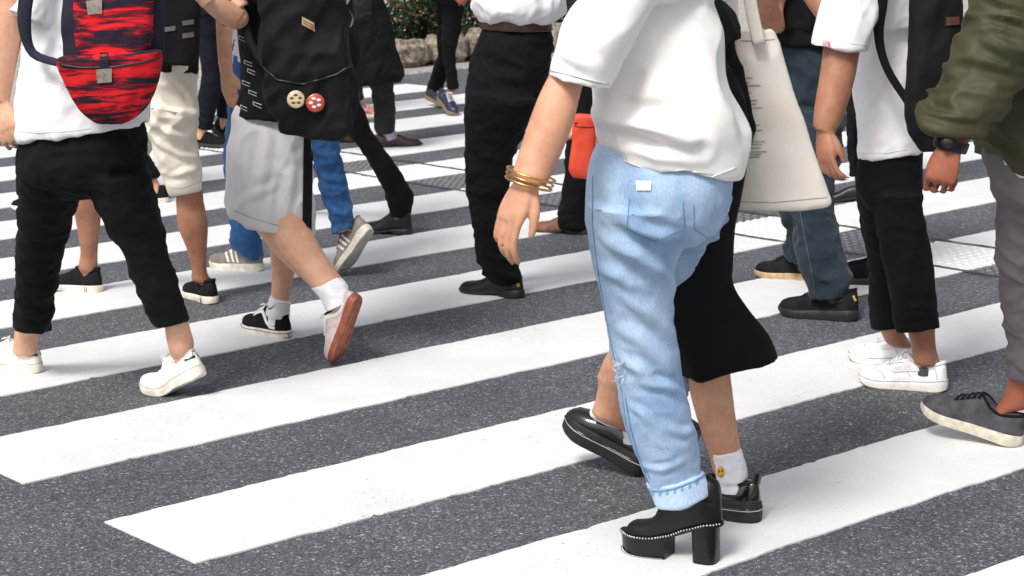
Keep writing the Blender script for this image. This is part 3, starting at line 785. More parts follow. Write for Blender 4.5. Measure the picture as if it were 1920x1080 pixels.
M_PKN = cloth("pack_navy", (44, 42, 54), (30, 28, 40), scale=(8, 8, 8))
dP = Y(6.36)
bp = pack("backpack", "red and navy patterned backpack with two grey buckles", [(150, -120, 285, -130), (124, -90, 305, -95), (118, 0, 308, -5), (118, 90, 308, 85), (126, 150, 300, 140), (152, 205, 280, 195), (190, 232, 250, 226)], dP, .42, M_PKN, .62, .008, FOLD_S(.35))
bm = bmesh.new()
tube(bm, pxsecs([(156, -110, 262, -112), (140, -80, 284, -84), (138, 0, 288, -4), (138, 70, 286, 66), (150, 120, 276, 116)], dP - .06, dP - .06, .34), 5, 30, .6)
fp = mk("front_panel", remesh(bm, .007, 2, FOLD_S(.3)), M_RED, bp)
bm = bmesh.new()
tube(bm, pxsecs([(112, 104, 302, 92), (106, 118, 303, 106), (124, 165, 297, 152), (150, 208, 276, 196), (182, 232, 248, 226), (200, 236, 232, 233)], dP - .075, dP - .05, .40), 5, 34, .62)
pk = mk("front_pocket", remesh(bm, .007, 2, FOLD_S(.35)), M_RED, bp)
bv = bvh_of(pk); bm = bmesh.new(); onsurf.d = dP - .1
seam(bm, bv, [(112, 121), (150, 127), (210, 126), (262, 118), (298, 109)], .004); mk("zip", bm, solid("zip_black", (20, 18, 22), .5), pk)
M_BUCK = solid("buckle_grey", (150, 140, 130), .45, c2=(110, 100, 94))
for surf_o, q in ((pk, (196, 142)), (fp, (178, 14))):
    bv = bvh_of(surf_o); bm = bmesh.new(); x, y = q
    patch(bm, bv, [(x - 16, y - 13), (x + 14, y - 15), (x + 14, y + 11), (x - 12, y + 13)], 4, 4, .006)
    bk = mk("buckle", bm, M_BUCK, bp)
    b2 = bmesh.new(); patch(b2, bv, [(x - 9, y - 60), (x + 8, y - 61), (x + 8, y - 10), (x - 9, y - 9)], 4, 8, .004); mk("webbing", b2, M_PKN, bk)
bm = bmesh.new(); rtube(bm, [P(66, -70, dA - .24), P(50, -10, dA - .26), P(46, 50, dA - .24), P(62, 100, dA - .22), P(110, 118, dP)], [.02, .022, .02, .014, .012], 12, 4, .45, up=HFW)
mk("shoulder_strap", bm, solid("strap_navy", (36, 40, 58), .9), bp)

# ================================================================== B  cream shorts, tanned legs
dB = Y(8.1)
B = Person("person in cream knee shorts and black slip-on sneakers with tanned bare legs", P(300, 500, dB), SK_T, P(306, 160, dB), 140, 1.72, voxel=.006)
s1 = Shoe("sneaker", G(402, 571), 122, .27, upper="knit"); s2 = Shoe("sneaker", G(190, 549), 148, .275, upper="knit")
tb = bmesh.new()
tube(tb, pxsecs([(250, 80, 366, 84), (240, 150, 370, 150), (240, 200, 373, 206), (262, 232, 360, 236)], dB, dB, .95), 5, 30)
B.leg(tb, [(262, 190, 373, 206), (276, 262, 367, 258), (300, 318, 374, 310), (321, 364, 379, 352)], [(328, 335, 377, 330), (330, 380, 382, 378), (334, 425, 390, 420), (349, 463, 388, 465), (359, 500, 387, 502), (360, 524, 394, 526)], s1, dB - .06, 1.0)
B.leg(tb, [(238, 190, 330, 206), (205, 262, 292, 270), (172, 310, 244, 322), (158, 338, 222, 346)], [(146, 345, 208, 352), (138, 385, 192, 390), (145, 430, 187, 434), (151, 472, 183, 474), (147, 500, 183, 504)], s2, dB + .06, 1.0)
SH = garment(B, "shorts", tb, cloth("cream_cotton", (226, 220, 206), (212, 205, 190), scale=(5, 5, 5)), .0075, [(.010, (8, 8, 13), (.7, .5, .2), "ridge", 61), (.006, (14, 14, 24), (-.5, .2, .4), "ridge", 23), (.006, (4, 4, 5), (0, 0, 0), "n", 31)], 4, folds=[([(300, 196), (340, 208), (366, 222)], .014, .012), ([(284, 232), (320, 250), (356, 258)], .016, .012), ([(296, 268), (340, 290), (368, 296)], .014, .010), ([(318, 330), (346, 322), (370, 316)], .013, .009), ([(330, 150), (352, 170), (364, 200)], .012, .010)])
hemline(B, "hem_stitching", SH, [(318, 352), (340, 352), (360, 347), (377, 340)], solid("stitch_cream", (176, 168, 150), .8), .0012)
KN = cloth("black_knit", (26, 26, 28), (14, 14, 16), scale=(30, 30, 30), bump=.35, weave=420)
for s in (s1, s2):
    o = put_shoe(B, s, "slip_on_sneaker", KN, RUBW, None, cloth("black_rib", (20, 20, 22)), collar_r=.008)
    bmx = bmesh.new()
    for f, mm in ((.3, (176, 40, 44)), (.36, (30, 34, 60))):
        b = bmesh.new(); u = f * .55
        for sd in (1, -1):
            x = u * s.L; w = s.w(u) + .0042
            vs = [b.verts.new(s.X((x + dx, sd * w, z))) for dx, z in ((0, .004), (.004, .004), (.004, .026), (0, .026))]; b.faces.new(vs)
        mk_each("sole_stripe", b, solid("stripe_%d" % mm[0], mm, .6), o)
sb = bmesh.new()
tube(sb, pxsecs([(246, -60, 366, -60), (240, 0, 374, 0), (244, 70, 376, 70), (248, 132, 372, 138)], dB, dB, 1.05), 5, 30); B.torso(sb, .66, .84, .03)
for sd in (1, -1):
    e, w = B.default_arm(sd, 48, 100); B.sleeve(sb, sd, e)
garment(B, "shirt", sb, cloth("black_maroon_cotton", (32, 25, 29), (20, 16, 19), scale=(8, 8, 8)), .009, FOLD_S(.8))
B.finish()
bb = pack("backpack", "plain black backpack above the cream shorts, beside the red patterned backpack", [(290, -90, 350, -92), (270, -60, 372, -62), (268, 20, 378, 18), (272, 90, 374, 90), (288, 122, 362, 124)], dB - .2, .5, cloth("pack_black", (24, 20, 24), (14, 12, 15), scale=(10, 10, 10)), .68, .01, FOLD_S(.4))
bv = bvh_of(bb)
bm = bmesh.new(); onsurf.d = dB - .3
for q in ((318, 56), (352, 44), (352, 68)): patch(bm, bv, [(q[0] - 10, q[1] - 5), (q[0] + 11, q[1] - 8), (q[0] + 11, q[1] + 1), (q[0] - 10, q[1] + 4)], 3, 2, .004)
mk_each("buckle", bm, solid("buckle_dark", (92, 86, 90), .5), bb)

# ================================================================== C  black pack, pale skirt, skate shoes
dC = Y(7.25)
C = Person("person in pale grey knee-length skirt and skate shoes, carrying the black backpack with pins", P(520, 540, dC), SK_L, P(508, 215, dC), 146, 1.66, voxel=.005)
s1 = Shoe("sneaker", G(541, 637), 130, .285); s2 = Shoe("sneaker", G(636, 686), 152, .27, "toe", pitch=-66, upper="sneaker", zoff=.026)
kb = bmesh.new()
tube(kb, pxsecs([(440, 196, 588, 198), (436, 222, 589, 225), (429, 290, 588, 300), (426, 360, 587, 380), (430, 404, 586, 441)], dC, dC - .03, 1.0), 6, 40)
SKT = garment(C, "skirt", kb, cloth("grey_satin", (208, 206, 206), (184, 182, 184), rough=.75, scale=(3, 3, 3), sheen=.3), .007, [(.014, (10, 10, 2.4), (.12, .1, 0), "ridge", 71), (.006, (20, 20, 9), (.5, .4, 0), "ridge", 74), (.006, (5, 5, 5), (0, 0, 0), "n", 72)], 3, folds=[([(500, 250), (492, 320), (470, 390)], .02, .014), ([(545, 300), (540, 370), (530, 420)], .02, .012), ([(446, 230), (440, 300), (446, 380)], .016, .010), ([(450, 378), (490, 360), (520, 345)], .014, .010)])
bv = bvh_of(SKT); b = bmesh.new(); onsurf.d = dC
patch(b, bv, [(569, 235), (586, 236), (583, 434), (566, 430)], 5, 30, .003); mk("painted_shade_strip", b, BLK2, SKT)  # black strip laid over the skirt's rear side as its painted shading
b = bmesh.new(); seam(b, bv, [(440, 395), (470, 408), (510, 420), (555, 430)], .0012); mk("stitching", b, solid("stitch_grey", (140, 138, 138), .8), SKT)
db = bmesh.new()
C.leg(db, [(490, 330, 560, 335), (494, 405, 558, 408)], [(496, 380, 560, 384), (504, 455, 557, 458), (509, 510, 552, 513), (508, 550, 544, 556), (500, 586, 540, 591)], s1, dC + .05, 1.0)
C.leg(db, [(455, 360, 545, 330), (478, 420, 560, 385)], [(470, 410, 556, 372), (496, 452, 578, 422), (532, 493, 603, 466), (572, 527, 627, 503), (598, 553, 645, 530)], s2, dC - .03, 1.0)
db.free()
sock(C, [(505, 553, 546, 566), (501, 572, 544, 582), (497, 590, 543, 599)], C.dls[0][-3] - .006, fd(s1.ankle), SOCKW, shoe=s1, ratio=1.15)
a2 = s2.ankle; ax, ay = project(a2)
sock(C, [(583, 540, 634, 516), (600, 560, 652, 534), (ax - 22, ay + 14, ax + 24, ay - 10)], C.dlast[-2], fd(a2), SOCKW)
SUE = cloth("black_suede", (24, 24, 26), (14, 14, 16), scale=(20, 20, 20))
for s, gum in ((s1, False), (s2, True)):
    o = put_shoe(C, s, "skate_shoe", SUE if not gum else solid("pale_canvas", (206, 190, 190), .8, c2=(180, 160, 160)), RUBW if not gum else solid("gum_rubber", (150, 84, 58), .6, c2=(120, 62, 42)), LACEW, cloth("black_rib", (20, 20, 22)), label="black skate shoe with a white side stripe" if not gum else "pale skate shoe with a brown gum sole, tipped up on its toe")
    b = bmesh.new()
    s.strip(b, [(.13, .12), (.26, .16), (.36, .42), (.44, .74), (.52, .8), (.62, .72)], [(.13, .3), (.26, .34), (.33, .62), (.42, 1.0), (.52, 1.04), (.62, .98)])
    mk_each("side_stripe", b, M_WS, o)
    if not gum:
        mk("sole_line", s.line(.72, .0011, .0032), RUBB, o)
        b = bmesh.new(); w = .017
        vs = [b.verts.new(s.X((-.0048 + (abs(y) / .017) ** 2 * .006, y, z))) for y, z in ((-w, .008), (0, .008), (w, .008), (w, .024), (0, .024), (-w, .024))]
        b.faces.new(vs); tg = mk("heel_label", b, solid("label_red", (170, 34, 40), .6), o)
        b = bmesh.new()
        for y in (-.008, 0, .008):
            vs = [b.verts.new(s.X((-.0062 + (abs(y + dy) / .017) ** 2 * .006, y + dy, z))) for dy, z in ((-.002, .012), (.002, .012), (.002, .02), (-.002, .02))]; b.faces.new(vs)
        mk_each("label_print", b, M_WS, o)
bv = bvh_of([o for o in C.root.children if o.name.startswith("sock")][0]); b = bmesh.new(); onsurf.d = dC
def swoosh(b, bv, x, y, w, h, off=.0012, flip=1):
    pts = [(0, .15), (.06, .55), (.16, .78), (.3, .72), (.6, .42), (1, 0)]; low = [(0, .15), (.02, .7), (.16, 1.0), (.34, .92), (.62, .52), (1, 0)]
    va = [b.verts.new(onsurf(bv, x + flip * p[0] * w, y + p[1] * h, off)) for p in pts]; vb = [b.verts.new(onsurf(bv, x + flip * p[0] * w, y + p[1] * h, off)) for p in low]
    for i in range(len(va) - 1):
        try: b.faces.new((va[i], va[i + 1], vb[i + 1], vb[i]))
        except ValueError: pass
onsurf.d = C.dls[0][-3]; swoosh(b, bv, 502, 568, 18, 13); mk("ankle_logo", b, solid("logo_black", (24, 24, 26), .8), [o for o in C.root.children if o.name.startswith("sock")][0])
sb = bmesh.new()
tube(sb, pxsecs([(462, -60, 590, -60), (448, 20, 600, 20), (446, 100, 602, 100), (446, 170, 598, 175), (436, 214, 594, 222)], dC, dC, 1.14), 5, 32); C.torso(sb, .66, .84, .028)
eC = P(446, 34, dC - .2)
C.sleeve(sb, 1, eC, .8); eC2, _ = C.default_arm(-1, 48, 100); C.sleeve(sb, -1, eC2)
SHC = garment(C, "shirt", sb, BLK2, .008, FOLD_S(.7))
bv = bvh_of(SHC); b = bmesh.new(); onsurf.d = dC; rnd = random.Random(3)
for x, y in ((452, 66), (462, 112), (468, 128), (458, 150), (470, 168), (455, 196), (474, 80), (478, 190)):
    l = rnd.uniform(9, 14)
    patch(b, bv, [(x - 3, y), (x + l, y + 6), (x + l, y + 7.3), (x - 3, y + 1.3)], 3, 1, .003)
    patch(b, bv, [(x - 3, y + 6), (x + l, y + 12), (x + l, y + 13), (x - 3, y + 7)], 3, 1, .003)
    patch(b, bv, [(x - 3, y), (x - 2, y), (x - 2, y + 6), (x - 3, y + 6)], 1, 2, .003)
mk("shirt_print", b, solid("print_white", (190, 190, 192), .8), SHC)
a0 = C.shoulder(1)
secs = pxsecs([(425, -80, 480, -74), (424, -30, 472, -24), (428, 20, 466, 8)], dC - .12, dC - .2, 1.0)
fsec = pxsecs([(440, 57, 462, 18), (412, 42, 436, 4), (388, 22, 408, -10), (368, 2, 388, -22)], dC - .2, dC - .3, 1.0)
tube(C.bm, [(a0, Vector((.035, 0, 0)), Vector((0, .035, 0)))] + secs, 4, 20); tube(C.bm, fsec, 4, 20)
ball(C.bm, P(447, 34, dC - .2), .036)
wC = P(372, -14, dC - .32); hand(C.bm, wC, P(330, -60, dC - .36) - wC, Vector((-.3, -1, .2)), .17, (30, 40, 30), 1)
C.finish()
M_PKB = cloth("pack_black_nylon", (21, 21, 24), (12, 12, 14), rough=.75, scale=(7, 7, 7), spec=.2)
pc = pack("backpack", "large black backpack with two round pin badges, above the pale grey skirt", [(510, -150, 600, -155), (492, -120, 632, -130), (484, -40, 650, -50), (487, 60, 656, 50), (492, 140, 664, 125), (506, 205, 668, 190), (532, 246, 662, 238), (562, 260, 640, 256)], dC - .3, .5, M_PKB, .66, .009, [(.010, (10, 10, 4), (.6, .5, .3), "ridge", 81), (.009, (20, 20, 9), (.7, .6, .3), "ridge", 84), (.006, (4, 4, 4), (0, 0, 0), "n", 82)])
bv = bvh_of(pc); onsurf.d = dC - .4
def badge(x, y, rx, m, m2, name="pin_badge"):
    b = bmesh.new(); c = onsurf(bv, x, y, .011); r = rx * fd(c) / FPX
    n = (CAM - c).normalized(); mt = n.to_track_quat("Z", "Y").to_matrix().to_4x4()
    ball(b, c, r, (1, 1, .22), 20, mt); o = mk(name, b, m, pc)
    b = bmesh.new()
    for k in range(5):
        a = k * 1.256 + x; ball(b, c + mt @ Vector((math.cos(a) * r * .45, math.sin(a) * r * .45, r * .19)), r * .2, (1.3, .8, .2), 8, mt)
    mk("badge_print", b, m2, o)
badge(557, 187, 17, solid("badge_cream", (206, 190, 150), .3, coat=.4), solid("badge_dark", (96, 60, 50), .5))
badge(590, 191, 18, solid("badge_red", (176, 70, 44), .3, coat=.4), solid("badge_white", (226, 222, 220), .5))
b = bmesh.new(); patch(b, bv, [(566, 30), (588, 42), (590, 60), (566, 46)], 4, 4, .004); o = mk("cloth_patch", b, solid("patch_cream", (196, 170, 130), .8), pc)
b = bmesh.new()
for k in range(3): patch(b, bv, [(568, 36 + k * 5), (588, 47 + k * 5), (588, 48.5 + k * 5), (568, 37.5 + k * 5)], 4, 1, .006)
mk("patch_print", b, solid("patch_maroon", (120, 50, 56), .8), o)
b = bmesh.new(); seam(b, bv, [(486, 118), (520, 150), (570, 158), (630, 140), (662, 120)], .004); mk("zip", b, solid("zip_black2", (12, 12, 13), .4), pc)
b = bmesh.new(); rtube(b, [P(600, -130, dC - .2), P(540, -170, dC - .06), P(462, -110, dC - .19), P(452, -20, dC - .19), P(462, 60, dC - .2), P(492, 120, dC - .24)], [.024, .024, .022, .02, .016, .01], 12, 4, .4, up=HFW); mk("shoulder_strap", b, M_PKB, pc)
# ================================================================== D  blue jeans, grey sneakers with three stripes
dD = Y(8.55)
D = Person("person in blue jeans and grey sneakers with three white stripes, behind the grey skirt", P(520, 470, dD), SK_M, P(535, 140, dD), 148, 1.72, voxel=.0055)
s1 = Shoe("thick", G(492, 510), 148, .285); s2 = Shoe("thick", G(646, 517), 140, .28, "toe", pitch=-48, upper="sneaker", zoff=.02)
JB = denim("blue_denim", (42, 82, 132), (62, 108, 160), (26, 52, 92))
tb = bmesh.new()
tube(tb, pxsecs([(440, 70, 600, 72), (432, 140, 612, 145), (430, 190, 618, 195), (460, 225, 590, 225)], dD, dD, .9), 5, 30)
D.leg(tb, [(428, 190, 530, 205), (420, 270, 502, 280), (422, 340, 494, 350), (430, 408, 492, 420), (431, 448, 493, 470), (435, 464, 492, 489)], [], s1, dD + .05, .95)
D.leg(tb, [(540, 200, 628, 200), (574, 265, 634, 262), (588, 310, 641, 302), (600, 360, 652, 348), (612, 405, 663, 392), (622, 440, 668, 424)], [], s2, dD - .05, .95)
JD = garment(D, "jeans", tb, JB, .0075, FOLD_T(1.1))
GS = cloth("grey_suede", (150, 140, 132), (122, 114, 108), scale=(24, 24, 24), rough=.95)
for s in (s1, s2):
    o = put_shoe(D, s, "sneaker", GS, RUBW, cloth("grey_lace", (120, 112, 108), None), cloth("grey_lining", (110, 104, 100)))
    b = bmesh.new()
    for k in range(3):
        u = .34 + k * .085; s.strip(b, [(u, .1), (u + .075, .92)], [(u + .042, .1), (u + .112, .92)], .003)
    mk_each("side_stripe", b, M_WS, o)
sb = bmesh.new()
tube(sb, pxsecs([(448, -60, 610, -60), (440, 0, 622, 0), (436, 80, 624, 80), (436, 132, 622, 140)], dD, dD, .95), 5, 30); D.torso(sb, .66, .84, .03)
eD = P(645, 40, dD + .05); D.sleeve(sb, -1, eD, .82)
a0 = D.shoulder(1); D.sleeve(sb, 1, P(426, -30, dD - .1), .75)
garment(D, "t_shirt", sb, WHITE, .009, FOLD_S(.8))
a1 = D.shoulder(-1)
rtube(D.bm, [a1, a1.lerp(eD, .5), eD, P(625, 0, dD - .05), P(612, -50, dD - .15)], [.05, .045, .042, .04, .03], 14, 3)
tube(D.bm, [(a0, Vector((.035, 0, 0)), Vector((0, .035, 0)))] + pxsecs([(404, -70, 446, -70), (403, -20, 444, -18), (404, 30, 439, 32), (407, 90, 435, 95), (412, 136, 437, 140)], dD - .12, dD - .18, 1.0), 4, 18)
wD = P(424, 136, dD - .18); hand(D.bm, wD, P(440, 216, dD - .2) - wD, Vector((-.6, -.8, .1)), .175, (14, 28, 22), 1, thumb=28)
D.finish()

# ================================================================== E1  long black coat, maroon loafers (walking right, far)
dE = Y(12.5)
E1 = Person("person in long black coat, charcoal trousers and maroon loafers, stepping right", P(690, 270, dE), SK_M, P(668, 60, dE), 8, 1.68, voxel=.009)
s1 = Shoe("dress", G(706, 277), 5, .285, upper="dress"); s2 = Shoe("dress", G(600, 268), 5, .28, upper="dress")
tb = bmesh.new(); E1.pelvis(tb)
E1.leg(tb, [(640, 60, 725, 60), (680, 130, 738, 130), (695, 165, 737, 168), (700, 210, 743, 216), (702, 240, 742, 242), (704, 252, 738, 250)], [], s1, dE, 1.0)
E1.leg(tb, [(620, 60, 690, 60), (610, 160, 650, 160), (596, 245, 640, 245)], [], s2, dE, 1.0)
garment(E1, "trousers", tb, CHAR, .01, FOLD_T(1.0))
ML = solid("maroon_leather", (66, 34, 32), .35, c2=(40, 22, 22), scale=16, coat=.1)
for s in (s1, s2):
    o = put_shoe(E1, s, "loafer", ML, RUBB)
    b = bmesh.new(); s.strip(b, [(.46, .5), (.5, 1.57), (.46, 2.64)], [(.54, .5), (.58, 1.57), (.54, 2.64)], .003, (1,)); mk("strap", b, ML, o)
bm = bmesh.new(); rtube(bm, [Vector(s1.ankle) + Vector((.03, 0, -.03)), Vector(s1.ankle) + Vector((.012, 0, .03)), Vector(s1.ankle) + Vector((0, 0, .1))], [.042, .036, .036], 16, 3)
mk("sock", remesh(bm, .005, 1), cloth("lilac_sock", (170, 160, 176), (140, 132, 148)), E1.root)
cb = bmesh.new()
tube(cb, pxsecs([(610, -80, 706, -80), (602, -10, 716, -10), (596, 50, 736, 50), (592, 100, 750, 98), (590, 140, 760, 136), (600, 166, 752, 152)], dE, dE, .62), 5, 34); E1.torso(cb, .62, .84, .05)
for sd in (1, -1):
    e, w = E1.default_arm(sd, 48, 100, False); a = E1.shoulder(sd)
    rtube(cb, [a, a.lerp(e, .5), e, e.lerp(w, .95)], [.075, .068, .062, .055], 18, 3)
    hand(E1.bm, w, w - e, E1.lt * sd, .16, side=-sd)
garment(E1, "coat", cb, BLK, .01, FOLD_S(1.0)); E1.finish()

# ================================================================== E2  flared black trousers behind the backpack
dF = Y(9.5)
E2 = Person("person in black flared trousers and boots, trailing leg showing below the large black backpack", P(650, 430, dF), SK_M, P(612, 95, dF), 148, 1.66, voxel=.009)
s1 = Shoe("dress", G(772, 441), 150, .27, upper="boot"); s2 = Shoe("dress", G(545, 400), 150, .27, upper="boot")
tb = bmesh.new(); E2.pelvis(tb)
E2.leg(tb, [(575, 120, 660, 120), (615, 190, 672, 180), (652, 248, 697, 236), (680, 292, 724, 282), (704, 328, 752, 318), (722, 366, 774, 362), (726, 390, 774, 386), (727, 408, 770, 406)], [], s1, dF - .05, .9)
E2.leg(tb, [(560, 120, 640, 120), (535, 230, 590, 235), (518, 330, 565, 335), (505, 380, 560, 382)], [], s2, dF, .9)
garment(E2, "trousers", tb, BLK, .009, FOLD_T(.8))
for s in (s1, s2): put_shoe(E2, s, "boot", LEATH, RUBB)
sb = bmesh.new(); E2.torso(sb, .49, .84, .03)
for sd in (1, -1):
    e, w = E2.default_arm(sd, 48, 100); E2.sleeve(sb, sd, e)
garment(E2, "shirt", sb, BLK2, .01, FOLD_S(.8)); E2.finish()

# ================================================================== J  white shirt, black trousers, dress shoes
dJ = Y(7.95)
J = Person("person in white shirt, brown belt, black trousers and black dress shoes", P(930, 540, dJ), SK_L, P(962, 110, dJ), 150, 1.72, voxel=.007)
s1 = Shoe("dress", G(980, 559), 146, .30, upper="dress"); s2 = Shoe("dress", G(930, 540), 150, .27, "toe", pitch=-70, upper="dress", zoff=.05)
tb = bmesh.new()
tube(tb, pxsecs([(904, 43, 1030, 47), (888, 88, 1040, 84), (877, 140, 1024, 150), (873, 195, 1004, 208), (885, 225, 980, 232)], dJ, dJ, .95), 5, 32)
J.leg(tb, [(873, 170, 1012, 186), (871, 230, 990, 240), (871, 282, 968, 287), (871, 330, 955, 336), (877, 390, 958, 396), (888, 445, 963, 452), (892, 486, 971, 490), (904, 512, 979, 518), (914, 529, 979, 529)], [], s1, dJ - .06, .9)
J.leg(tb, [(890, 180, 985, 186), (885, 270, 955, 275), (890, 330, 945, 335), (900, 400, 946, 405), (912, 440, 950, 444)], [], s2, dJ + .12, .85)
TJ = garment(J, "trousers", tb, BLK, .0075, FOLD_T(1.0))
for s in (s1, s2):
    o = put_shoe(J, s, "dress_shoe", LEATH, RUBB)
    b = bmesh.new(); s.strip(b, [(.66, .25), (.69, 1.57)], [(.672, .25), (.702, 1.57)], .0015); mk_each("toe_seam", b, solid("seam_black", (10, 10, 10), .5), o)
    b = bmesh.new(); s.strip(b, [(.005, .35), (.03, 1.2)], [(.03, .25), (.06, 1.0)], .0025, (1,)); mk_each("heel_trim", b, solid("brass", (214, 170, 76), .3, metal=1.0, c2=(170, 130, 50)), o)
bb_ = bmesh.new(); tube(bb_, pxsecs([(901, 36, 1033, 40), (900, 39, 1034, 43), (899, 50, 1036, 54), (900, 53, 1035, 57)], dJ, dJ, 1.0), 2, 34)
mk("belt", bb_, solid("brown_belt", (64, 38, 28), .45, c2=(44, 26, 20)), J.root, angle=40)
sb = bmesh.new()
tube(sb, pxsecs([(908, -70, 1050, -70), (888, -20, 1062, -20), (882, 10, 1064, 8), (888, 30, 1056, 30), (902, 43, 1036, 44)], dJ, dJ, 1.05), 5, 34); J.torso(sb, .66, .84, .035)
for sd in (1, -1):
    e, w = J.default_arm(sd, 92, 60); J.sleeve(sb, sd, e, .95); rtube(sb, [e - (w - e) * .1, e, e.lerp(w, .5), e.lerp(w, .92)], [.06, .066, .056, .045], 18, 3)
garment(J, "shirt", sb, WHITE, .008, FOLD_S(1.1)); J.finish()

# ================================================================== S  brown shoe behind the jeans
dS = Y(9.5)
S = Person("person in black trousers and plain brown shoes, mostly hidden behind the light blue jeans", P(1080, 430, dS), SK_M, P(1120, 90, dS), 152, 1.68, voxel=.011)
s1 = Shoe("dress", G(1102, 439), 153, .29, upper="dress"); s2 = Shoe("dress", G(1190, 450), 153, .28, "ball", bend=30, upper="dress")
tb = bmesh.new(); S.pelvis(tb)
S.leg(tb, [(1065, 120, 1150, 120), (1060, 230, 1130, 230), (1056, 340, 1108, 342), (1046, 400, 1104, 400), (1048, 428, 1106, 432)], [], s1, dS, .9)
S.genleg(tb, -1, s2); garment(S, "trousers", tb, BLK, .01, FOLD_T(.8))
for s in (s1, s2): put_shoe(S, s, "shoe", solid("brown_leather", (128, 84, 62), .5, c2=(100, 62, 46)), solid("brown_rubber", (70, 46, 36), .7))
sb = bmesh.new(); S.torso(sb, .49, .84, .03)
for sd in (1, -1):
    e, w = S.default_arm(sd, 48, 90); S.sleeve(sb, sd, e)
garment(S, "shirt", sb, CHAR, .011, FOLD_S(.8)); S.finish()

# ================================================================== I  far person facing the camera
dI = Y(14.2)
I = Person("person in black trousers and navy shoes walking towards the camera past the planter", P(845, 205, dI), SK_D, P(843, 5, dI), -72, 1.72, voxel=.009)
s1 = Shoe("sneaker", G(852, 218), -62, .28, "toe", pitch=-22, zoff=.008); s2 = Shoe("sneaker", G(838, 203), -52, .28, "toe", pitch=-12, zoff=.006)
tb = bmesh.new(); I.pelvis(tb, .02)
I.leg(tb, [(828, 5, 872, 5), (828, 60, 864, 60), (828, 100, 856, 100), (834, 135, 858, 135), (838, 168, 864, 168)], [], s1, dI, 1.0)
I.leg(tb, [(815, 5, 858, 5), (818, 60, 850, 60), (819, 100, 846, 100), (810, 135, 838, 138), (799, 166, 830, 174)], [], s2, dI + .1, 1.0)
garment(I, "trousers", tb, BLK, .01, FOLD_T(.8))
NV = solid("navy_leather", (36, 44, 66), .4, c2=(24, 30, 48))
for s in (s1, s2): put_shoe(I, s, "shoe", NV, solid("tan_rubber", (128, 112, 88), .6), LACEW, NV, bow=True)
sb = bmesh.new(); I.torso(sb, .5, .84, .03)
eI = I.shoulder(1) + Vector((.05, -.02, -.27)); wI = P(838, -22, dI - .22)
I.sleeve(sb, -1, P(800, -75, dI), .95); I.arm(-1, P(800, -75, dI), wI); hand(I.bm, wI, P(876, 6, dI - .26) - wI, Vector((.2, -1, .4)), .175, (20, 30, 20), 1)
e, w = I.default_arm(1, -10, 20); I.sleeve(sb, 1, e)
garment(I, "shirt", sb, CHAR, .011, FOLD_S(.8)); I.finish()

# ================================================================== pedestrians mostly hidden by others
generic("person in dark trousers and chunky black shoes stepping right, beside the cream shorts", (362, 277), -22, 1.7, SK_M, NAVY, BLK2, "thick", "knit", RUBB, stride=.0, which=-1, mshoe=BLK2, name="sneaker", far_lift=30, hipoff=(.05, .0))
generic("person mostly hidden behind the red patterned backpack, black shoes with pale soles", (316, 381), 172, 1.7, SK_M, BLK, CHAR, "sneaker", "knit", RUBW, stride=.52, which=-1, mshoe=BLK2, name="sneaker")
generic("person with a small red sneaker showing beside the edge of the large black backpack", (654, 223), 12, 1.66, SK_M, CHAR, BLK2, "sneaker", "sneaker", solid("cream_rubber", (214, 200, 150), .6), stride=-.1, which=-1, mshoe=solid("red_canvas", (160, 44, 52), .8, c2=(200, 180, 178), scale=60), name="sneaker", hipoff=(-.22, 0))
generic("person in black trousers far behind the white T-shirt with the red sleeve tag", (1640, 377), 172, 1.7, SK_M, BLK, BLK2, "dress", "dress", RUBB, stride=-.12, which=1, mshoe=LEATH, hipoff=(-.08, 0))
generic("person in dark trousers and chunky black shoes close behind the wide cropped trousers", (1690, 536), 158, 1.68, SK_M, NAVY, CHAR, "thick", "knit", RUBB, stride=.0, which=1, mshoe=BLK2, name="sneaker", hipoff=(-.02, .0))
